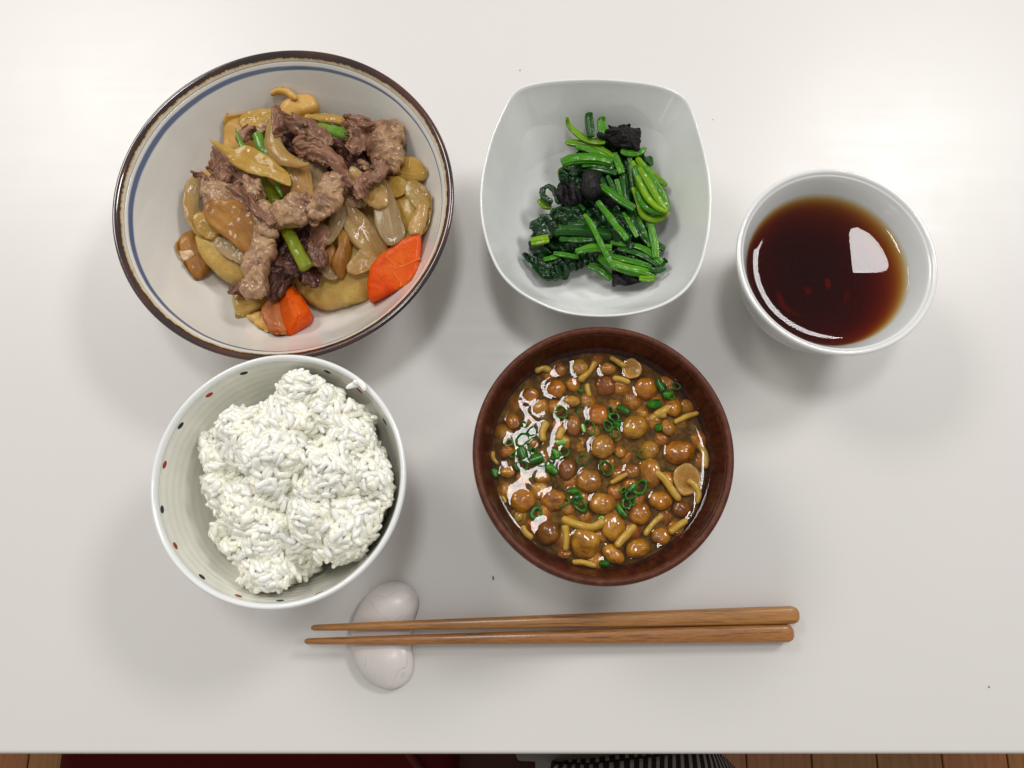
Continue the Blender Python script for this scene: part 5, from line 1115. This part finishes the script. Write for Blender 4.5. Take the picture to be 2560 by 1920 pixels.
def lone_stem(pts, label, up=0.0006, cat='mushroom'):
    gq = random.Random(int(pts[0][0])); a_, b_, c_ = pts[0], pts[len(pts) // 2], pts[-1]; dx, dy = c_[0] - a_[0], c_[1] - a_[1]; L_ = math.hypot(dx, dy); o_ = gq.choice((-1, 1)) * gq.uniform(.07, .14)
    pts = [(a_[0], a_[1], a_[2] * 1.15), (b_[0] - dy * o_, b_[1] + dx * o_, b_[2] * .95), (c_[0], c_[1], c_[2] * 1.3)]; up -= 0.0004
    V2, F2 = strip('soup', pts, ZL + up, max(q_[2] for q_ in pts) * mpp('soup', ZL) * 0.95, ends=(0.4, 0.5), p=2.0, N=28, M_=16, crump=0.0003, freq=200)
    soup_things.append(1); world_obj('mushroom', V2, F2, M['mstem'], label, 'mushroom', 'mushrooms in the miso soup')
    if up > 0.0003:
        for q_ in catmull(pts, 6): a_ = W('soup', q_[0], q_[1], ZL); ML.append((a_[0], a_[1], q_[2] * 0.45 * mpp('soup', ZL), 0.00012))
A_, R_2, P_ = 'cap', 'cap_red', 'cap_pale'
LM = [
 (690, 300, 50, P_, 'tan cap at the top of the soup, left one of the top row', .35, {}),
 (570, 318, 34, A_, 'small amber cap at the upper left of the soup', .3, {'asp': 1.2}),
 (855, 308, 52, P_, 'flat tan cap at the top centre of the soup', .2, {'asp': .6}),
 (995, 312, 56, P_, 'upturned pale cap showing its gills at the top right of the soup', .1, {'flip': True, 'stem': [(865, 245, 30), (910, 270, 34), (960, 300, 34)], 'stem_up': .0002}),
 (835, 405, 68, R_2, 'large red brown cap just under the surface in the upper middle', -.05, {}),
 (393, 470, 50, A_, 'amber cap at the left of the top glare', .35, {'asp': 1.1}),
 (545, 425, 56, A_, 'shiny amber cap inside the top left glare', .4, {}),
 (1085, 425, 68, A_, 'large amber cap at the upper right, left of the scallions', .3, {}),
 (640, 500, 46, P_, 'small light cap above the leftmost big scallion ring', .35, {'asp': .7}),
 (995, 500, 62, A_, 'amber cap half sunk to the right of the upper middle', -.02, {}),
 (1248, 525, 50, A_, 'amber cap near the upper right rim with its stem to the lower left', .3, {'asp': 1.2, 'stem': [(1225, 540, 50), (1180, 562, 52), (1120, 595, 44)], 'stem_up': -.0012}),
 (800, 578, 64, A_, 'amber cap in the centre above the scallion cluster', .15, {}),
 (1013, 655, 72, P_, 'large round golden cap right of the central scallions', .4, {}),
 (290, 622, 42, A_, 'small amber cap at the left by the bright glare', .35, {}),
 (652, 645, 46, R_2, 'red brown cap left of the central scallions', .35, {'asp': 1.1}),
 (1216, 655, 44, P_, 'small tan cap at the right with a stem reaching the rim', .35, {'asp': 1.2, 'stem': [(1245, 632, 30), (1310, 600, 32), (1390, 572, 26)]}),
 (825, 768, 68, P_, 'golden cap with two lobes in the very centre of the soup', .45, {}),
 (1285, 800, 84, A_, 'largest amber cap, near the right rim', .4, {'asp': .9}),
 (1100, 785, 62, P_, 'tan cap seen from the side left of the largest cap', .02, {'tilt': (-.7, 0)}),
 (930, 800, 36, A_, 'small dim cap beside the central golden one', .0, {}),
 (415, 757, 30, A_, 'tiny cap among the left scallion rings', .3, {}),
 (245, 800, 42, A_, 'amber cap close to the left rim in the glare', .35, {'asp': .8}),
 (256, 922, 42, P_, 'light cap at the left rim under the glare', .35, {'asp': .8}),
 (608, 900, 52, R_2, 'red brown cap left of the soup centre', .1, {'asp': 1.1}),
 (742, 970, 66, A_, 'round amber cap just below the soup centre', .4, {}),
 (998, 915, 44, R_2, 'small dark red cap with a thin stem pointing lower left', .3, {'stem': [(970, 932, 26), (920, 960, 30), (865, 990, 24)], 'stem_up': -.0002}),
 (1112, 925, 76, P_, 'sideways cap whose thick yellow stem points down right', .3, {'tilt': (0.3, -1.0), 'asp': 1.1, 'stem': [(1130, 925, 40), (1180, 960, 42), (1225, 1020, 42), (1280, 1095, 36)]}),
 (1325, 970, 76, P_, 'upturned cap with a bent stem at the right rim', .05, {'flip': True, 'asp': 1.1, 'stem': [(1320, 975, 30), (1365, 1000, 40), (1390, 1050, 36), (1380, 1115, 30)], 'stem_up': .0001}),
 (345, 1085, 70, A_, 'large amber cap at the lower left near the square glare', .3, {'asp': .9}),
 (530, 1090, 66, A_, 'amber cap right of the large lower left one', .25, {'asp': 1.05}),
 (470, 955, 46, P_, 'pale half sunk cap in the glare left of centre', .1, {'asp': .8}),
 (825, 1108, 72, P_, 'tan cap with a pointed left side below centre', .35, {'asp': .75}),
 (1170, 1088, 62, A_, 'shiny amber cap where the thick stem ends', .4, {'asp': .9}),
 (1048, 1168, 62, A_, 'amber cap at the lower right of the scallions', .3, {}),
 (1293, 1140, 54, R_2, 'dark cap near the lower right rim', .2, {'asp': .8}),
 (495, 1282, 70, R_2, 'large dark orange cap at the bottom left of the soup', .3, {}),
 (890, 1245, 66, P_, 'golden tilted cap at the bottom, left of the slanting stem', .4, {'asp': 1.15, 'tilt': (0, .35)}),
 (716, 1350, 80, P_, 'large golden cap at the bottom centre of the soup', .45, {'asp': 1.1}),
 (1038, 1375, 74, P_, 'tan cap flattened at the bottom right of the soup', .35, {'asp': .65, 'rot': .3}),
 (890, 1412, 66, P_, 'sideways tan cap at the very bottom with a stem going up right', .35, {'asp': .6, 'rot': -.7, 'stem': [(900, 1370, 44), (950, 1310, 46), (1015, 1240, 46)]}),
 (1172, 1302, 50, A_, 'amber cap at the lower right with its stem lying by the rim', .35, {'asp': 1.1, 'stem': [(1215, 1285, 40), (1270, 1245, 40), (1325, 1205, 34)]}),
 (596, 1412, 36, A_, 'small cap on a pale upright stem at the bottom left', .3, {'asp': .7, 'stem': [(600, 1240, 44), (605, 1310, 38), (600, 1395, 34)]}),
 (455, 545, 58, P_, 'sideways pale cap inside the glare at the left', .25, {'tilt': (.3, .9), 'rot': .5}),
 (700, 770, 78, P_, 'big blurred pale cap deep under the surface left of centre', -.30, {}),
 (1060, 560, 40, P_, 'dim pale cap deep under the surface at the upper right', -.35, {}),
 (960, 850, 60, P_, 'blurred pale cap deep under the surface right of centre', -.35, {}),
 (640, 985, 55, P_, 'blurred pale cap deep below the red brown left one', -.35, {}),
 (650, 400, 40, P_, 'dim pale cap deep under the glare at the top', -.3, {}),
 (560, 640, 40, A_, 'dim cap under the glare left of centre', -.2, {})]
for x, y, r_, m_, lab, up, k_ in LM: mushroom(x, y, r_, m_, lab, up, **k_)
dq = random.Random(8); dpl = [(q_[0], q_[1], q_[2]) for q_ in LM]; tries = 0; nd = 0
while nd < 46 and tries < 4000:
    tries += 1; a_ = dq.uniform(0, 2 * PI); rad_ = 610 * math.sqrt(dq.random()); x = 808 + rad_ * math.cos(a_); y = 852 + rad_ * math.sin(a_); r_ = dq.uniform(48, 64)
    if any(math.hypot(x - q_[0], y - q_[1]) < (q_[2] + r_) * 0.78 for q_ in dpl): continue
    dpl.append((x, y, r_)); nd += 1
    mt_ = dq.choice(('cap', 'cap_pale', 'cap_pale')); oct_ = ('right', 'upper right', 'upper', 'upper left', 'left', 'lower left', 'lower', 'lower right')[int(round(math.atan2(852 - y, x - 808) / (PI / 4))) % 8]
    near_ = min(LM[:43], key=lambda q_: math.hypot(x - q_[0], y - q_[1]))[4]
    mushroom(x, y, r_, mt_, '%s %s cap sunk at %s, beside %s' % ('large' if r_ > 58 else 'small' if r_ < 53 else 'blurred', 'amber' if mt_ == 'cap' else 'tan', oct_, ' '.join(near_.split()[:6])), dq.uniform(-.30, -.08))
for pts, lab, up in [
 ([(778, 272, 34), (735, 320, 34), (680, 385, 34)], 'pale stem slanting down from the top row of caps', .0008),
 ([(880, 370, 30), (930, 385, 38), (985, 398, 30)], 'dim stem under the surface near the upturned top cap', -.0008),
 ([(420, 330, 30), (470, 322, 40), (515, 325, 34)], 'short stem at the upper left rim of the soup', .0004),
 ([(490, 625, 46), (478, 690, 44), (470, 745, 30)], 'pale upright stem in the glare left of centre', .0009),
 ([(588, 660, 46), (575, 700, 48), (555, 740, 34)], 'second pale stem in the glare, right of the upright one', .0008),
 ([(575, 1202, 44), (650, 1208, 52), (740, 1222, 50), (835, 1220, 42)], 'long yellow stem lying level in the lower middle', .0008),
 ([(345, 1240, 30), (370, 1280, 38), (408, 1318, 30)], 'short stem tip at the lower left rim', .0004),
 ([(640, 1458, 26), (700, 1478, 34), (785, 1482, 22)], 'thin curved stem along the bottom rim', .0004),
 ([(1178, 1180, 30), (1130, 1240, 34), (1070, 1300, 26)], 'dim stem under the surface at the lower right', -.0007),
 ([(1395, 755, 40), (1415, 830, 44), (1430, 905, 30)], 'dim stem along the right rim under the surface', -.0008),
 ([(170, 800, 24), (185, 840, 30), (200, 880, 22)], 'short dim stem at the left rim', -.0006),
 ([(1100, 620, 30), (1150, 600, 40), (1200, 590, 30)], 'dim wide stem under the surface at the upper right', -.0012),
 ([(730, 400, 26), (740, 440, 34), (745, 480, 24)], 'short dim stem left of the large red brown cap', -.0008),
 ([(215, 1070, 22), (235, 1090, 26), (245, 1110, 20)], 'tiny stem end at the lower left wall', .0003)]:
    lone_stem(pts, lab, up)
def ring(x, y, r, label, mat='scal', asp=1.0, rot=0.0, up=0.0010, th=0.36, tall=0.0030, tilt=0.0):
    gq = random.Random(int(x * 3 + y * 5)); tilt += gq.uniform(-.30, .30); rot += gq.uniform(-1.5, 1.5); asp *= gq.uniform(.78, 1.0); th *= gq.uniform(.8, 1.3); up -= gq.uniform(0, .0010); tall *= gq.uniform(.7, 1.2)
    R_ = r * mpp('soup', ZL); n, m = 40, 10; V = []; F = []
    sd = x * 0.01
    for i in range(n):
        a_ = 2 * PI * i / n; w_ = 1 + 0.13 * math.sin(2 * a_ + sd) + 0.08 * math.sin(3 * a_ + 2 * sd)
        for j in range(m):
            b_ = 2 * PI * j / m; cx_ = math.copysign(abs(math.cos(b_)) ** 0.6, math.cos(b_)); cz_ = math.copysign(abs(math.sin(b_)) ** 0.6, math.sin(b_))
            rr_ = R_ * 0.97 * (1 - th / 2 + th / 2 * cx_) * w_; V.append((rr_ * math.cos(a_), rr_ * math.sin(a_) * asp, cz_ * tall / 2))
    for i in range(n):
        for j in range(m): i2 = (i + 1) % n; l = (j + 1) % m; F.append((i * m + j, i2 * m + j, i2 * m + l, i * m + l))
    A = Matrix.Rotation(rot, 3, 'Z') @ Matrix.Rotation(tilt, 3, 'X'); c_ = W('soup', x, y, ZL + up); c_[2] = ZL + up - tall / 2 + 0.0001
    V = np.array(V) @ np.array(A).T + c_; world_obj('scallion_ring', V, F, M[mat], label, 'scallion', 'chopped scallions in the miso soup')
    if up > 0.0003: ML.append((c_[0], c_[1], R_ * 0.9, 0.00010))
def chunk(pts, label, mat='scal', up=0.0008, t=0.0012):
    V2, F2 = strip('soup', pts, ZL + up, t, ends=(0.1, 0.1), p=2.6, curl=0.15, N=20, M_=16); world_obj('scallion_piece', V2, F2, M[mat], label, 'scallion', 'chopped scallions in the miso soup')
    for q_ in catmull(pts, 4): a_ = W('soup', q_[0], q_[1], ZL); ML.append((a_[0], a_[1], q_[2] * 0.45 * mpp('soup', ZL), 0.00010))
for x, y, r_, lab, k_ in [
 (578, 570, 44, 'thick dark scallion ring with a square glint, left of the upper centre', {}),
 (345, 732, 44, 'wide scallion ring around a small cap at the left', {'th': .26}),
 (402, 682, 38, 'scallion ring above right of the wide left one', {}),
 (265, 747, 26, 'small pale ring next to the left rim', {'mat': 'scal_light'}),
 (342, 888, 40, 'thin dark ring below the left scallion heap', {'th': .3}),
 (595, 802, 34, 'thin ring beside a glare spot left of centre', {'th': .26, 'asp': 1.2}),
 (540, 818, 30, 'dark ring half covered by a glare spot', {}),
 (748, 658, 48, 'wide ring with a light green left side above the centre', {'th': .3, 'asp': .8}),
 (892, 600, 34, 'topmost ring of the central scallion cluster', {}),
 (855, 648, 38, 'left ring of the central scallion cluster', {}),
 (897, 690, 36, 'lowest ring of the central scallion cluster', {'th': .38}),
 (700, 560, 42, 'dim ring under the surface right of the thick dark one', {'up': -.0012, 'th': .3}),
 (705, 852, 38, 'faint sunken ring in the very centre of the soup', {'up': -.0008, 'th': .24, 'asp': 1.15}),
 (845, 900, 46, 'wide glassy ring right below the centre', {'th': .28}),
 (1060, 826, 40, 'faint sunken ring right of the centre', {'up': -.0010, 'th': .26, 'asp': .8}),
 (1045, 1015, 42, 'upright looking ring at the right middle', {'asp': 1.3, 'th': .3}),
 (990, 1058, 38, 'dark ring in the lower right cluster', {'th': .42}),
 (960, 1115, 32, 'small thick ring at the foot of the lower right cluster', {'th': .45}),
 (693, 1120, 44, 'bold dark ring in the lower middle', {'th': .38}),
 (430, 1170, 44, 'dark filled looking ring at the lower left', {'th': .5, 'up': .0002}),
 (322, 1180, 40, 'dim sunken ring at the lower left', {'up': -.001, 'th': .3}),
 (592, 1105, 26, 'olive oval ring over the right edge of a cap', {'asp': 1.6, 'th': .25}),
 (815, 1205, 22, 'pale green little disc ring at the end of the level stem', {'mat': 'scal_light', 'th': .7}),
 (1258, 412, 28, 'thin ring close to the upper right rim', {'th': .3}),
 (1225, 935, 30, 'barely visible sunken ring near the upturned right cap', {'up': -.0015, 'th': .3, 'asp': 1.3}),
 (500, 905, 34, 'dim sunken ring in the glare left of centre', {'up': -.001, 'th': .5}),
 (385, 940, 30, 'dim small ring under the thin dark left one', {'up': -.001, 'th': .3})]:
    ring(x, y, r_, lab, **k_)
for i_, (x, y, r_) in enumerate([(370, 770, 34), (410, 800, 30), (300, 820, 30), (455, 870, 32), (360, 640, 26), (520, 860, 26), (870, 560, 26), (920, 640, 28), (1000, 1100, 28), (1190, 430, 30), (1225, 480, 24), (420, 720, 24), (660, 1090, 26), (940, 1030, 24)]):
    ring(x, y, r_, ['small dark ring in the left scallion heap, beside its broad piece', 'small ring at the right of the left scallion heap', 'small ring at the lower left of the left scallion heap', 'ring below the bright piece of the left scallion heap', 'little ring above the left scallion heap', 'little ring between the glare spot and the left heap', 'little ring under the strip above the central cluster', 'small ring at the right of the central cluster', 'small ring right of the foot of the lower right cluster', 'small ring between the two strips at the upper right', 'little ring beside the cap at the upper right', 'little ring between the two wide rings at the left', 'little ring left of the bold dark ring', 'little ring at the top left of the lower right cluster'][i_], th=.42, asp=.85)
for pts, lab, mat in [
 ([(330, 775, 40), (345, 810, 60), (355, 845, 44)], 'broad green scallion piece in the left heap', 'scal'),
 ([(385, 860, 40), (430, 845, 62), (470, 830, 44)], 'bright green scallion piece at the lower end of the left heap', 'scal'),
 ([(525, 790, 24), (545, 815, 44), (550, 845, 30)], 'dark scallion scrap in the glare spot left of centre', 'scal'),
 ([(905, 535, 26), (940, 550, 44), (978, 575, 30)], 'green scallion strip above the central cluster', 'scal'),
 ([(540, 745, 30), (570, 742, 44), (605, 745, 30)], 'light green scallion piece left of centre', 'scal_light'),
 ([(672, 440, 20), (690, 442, 40), (706, 440, 24)], 'small green scallion bit near the top glare', 'scal'),
 ([(1085, 525, 34), (1130, 520, 60), (1172, 510, 40)], 'broad green scallion piece at the upper right', 'scal'),
 ([(1180, 470, 30), (1205, 465, 44), (1240, 450, 30)], 'green scallion strip between cap and ring at the upper right', 'scal'),
 ([(1150, 370, 26), (1162, 405, 46), (1185, 445, 34)], 'dark green curved scallion strip by the upper right rim', 'scal'),
 ([(1130, 655, 26), (1152, 658, 48), (1175, 655, 26)], 'small square scallion piece right of the golden cap', 'scal'),
 ([(905, 1120, 30), (925, 1150, 40), (965, 1195, 24)], 'dark scallion strip trailing from the lower right cluster', 'scal'),
 ([(970, 1040, 36), (1000, 1020, 50), (1015, 990, 24)], 'green scallion piece on top of the lower right cluster', 'scal'),
 ([(610, 1042, 24), (645, 1035, 38), (685, 1040, 24)], 'green scallion strip above the bold dark ring', 'scal'),
 ([(660, 1085, 30), (680, 1070, 40), (705, 1080, 24)], 'dark scallion scrap resting on the bold dark ring', 'scal'),
 ([(165, 905, 26), (182, 925, 44), (190, 955, 24)], 'green scallion piece touching the left rim', 'scal'),
 ([(800, 1468, 24), (832, 1466, 38), (862, 1468, 24)], 'green scallion bit at the bottom rim of the soup', 'scal'),
 ([(480, 890, 24), (520, 905, 50), (550, 935, 30)], 'dim green scallion strip beside the sunken ring', 'scal'),
 ([(700, 640, 16), (706, 660, 26), (715, 690, 18)], 'light green sliver on the wide ring above the centre', 'scal_light'),
 ([(880, 630, 24), (910, 640, 40), (930, 650, 24)], 'green scallion scrap joining the central rings', 'scal')]:
    chunk(pts, lab, mat)
# broth: clear upper layer over a cloud of settled miso
so = empty('miso_broth', UB + (0, 0, 0.0105), 'cloudy brown miso broth in the lacquered bowl', 'soup')
RS = float(pr(uin, UZ + 0.001)) + 0.0001
MA = np.array(ML)
NG = 210; V = []; F = []; idx = {}
seg = 200; rsx = list(np.linspace(0.0003, RS - 0.003, 110)) + list(np.linspace(RS - 0.0029, RS, 22))
RR_, AA = np.meshgrid(rsx, np.arange(seg) * 2 * PI / seg, indexing='ij'); X = UB[0] + RR_ * np.cos(AA); Y = UB[1] + RR_ * np.sin(AA)
Hh = 0.0018 * np.exp(-(RS - RR_) / 0.0024); bump_ = np.zeros_like(X)
for mx, my, mr, mh in ML:
    D = np.hypot(X - mx, Y - my); bump_ = np.maximum(bump_, mh * np.exp(-np.maximum(D - mr, 0) / 0.0011))
Zs = ZL + Hh + bump_
Vt = np.stack([X, Y, Zs], -1).reshape(-1, 3)
V = list(Vt); nr = len(rsx)
for i in range(nr - 1):
    for k_ in range(seg): l = (k_ + 1) % seg; F.append((i * seg + k_, (i + 1) * seg + k_, (i + 1) * seg + l, i * seg + l))
F.append(tuple(range(seg)))
prev = (nr - 1) * seg
zb = ZL - 0.0075
for zz in np.linspace(ZL - 0.0004, zb, 6):
    rr_ = float(pr(uin, zz)) + 0.0002; s0 = len(V); V += [np.array([UB[0] + rr_ * math.cos(2 * PI * k_ / seg), UB[1] + rr_ * math.sin(2 * PI * k_ / seg), zz]) for k_ in range(seg)]
    for k_ in range(seg): l = (k_ + 1) % seg; F.append((prev + k_, s0 + k_, s0 + l, prev + l))
    prev = s0
F.append(tuple(prev + k_ for k_ in range(seg))[::-1])
world_obj('liquid', np.array(V), F, M['broth'], parent=so)
# the miso cloud: an uneven billowing layer a few mm down
X2 = X; Y2 = Y; V = []; F = []
for i in range(nr):
    for k_ in range(seg):
        x, y = X[i, k_], Y[i, k_]; rm_ = min(1.0, (RS - rsx[i]) / 0.004)
        V.append((x, y, ZL - 0.0026 + 0.0011 * mn.noise(Vector((x * 160, y * 160, 1))) + 0.0006 * mn.noise(Vector((x * 520, y * 520, 4))) - 0.0012 * (1 - rm_)))
for i in range(nr - 1):
    for k_ in range(seg): l = (k_ + 1) % seg; F.append((i * seg + k_, (i + 1) * seg + k_, (i + 1) * seg + l, i * seg + l))
F.append(tuple(range(seg))); n0 = len(V); 
V += [(UB[0] + float(pr(uin, zb)) * math.cos(2 * PI * k_ / seg), UB[1] + float(pr(uin, zb)) * math.sin(2 * PI * k_ / seg), zb) for k_ in range(seg)]
for k_ in range(seg): l = (k_ + 1) % seg; F.append(((nr - 1) * seg + k_, n0 + k_, n0 + l, (nr - 1) * seg + l))
F.append(tuple(n0 + k_ for k_ in range(seg))[::-1])
world_obj('miso_cloud', np.array(V), F, M['miso'], parent=so)
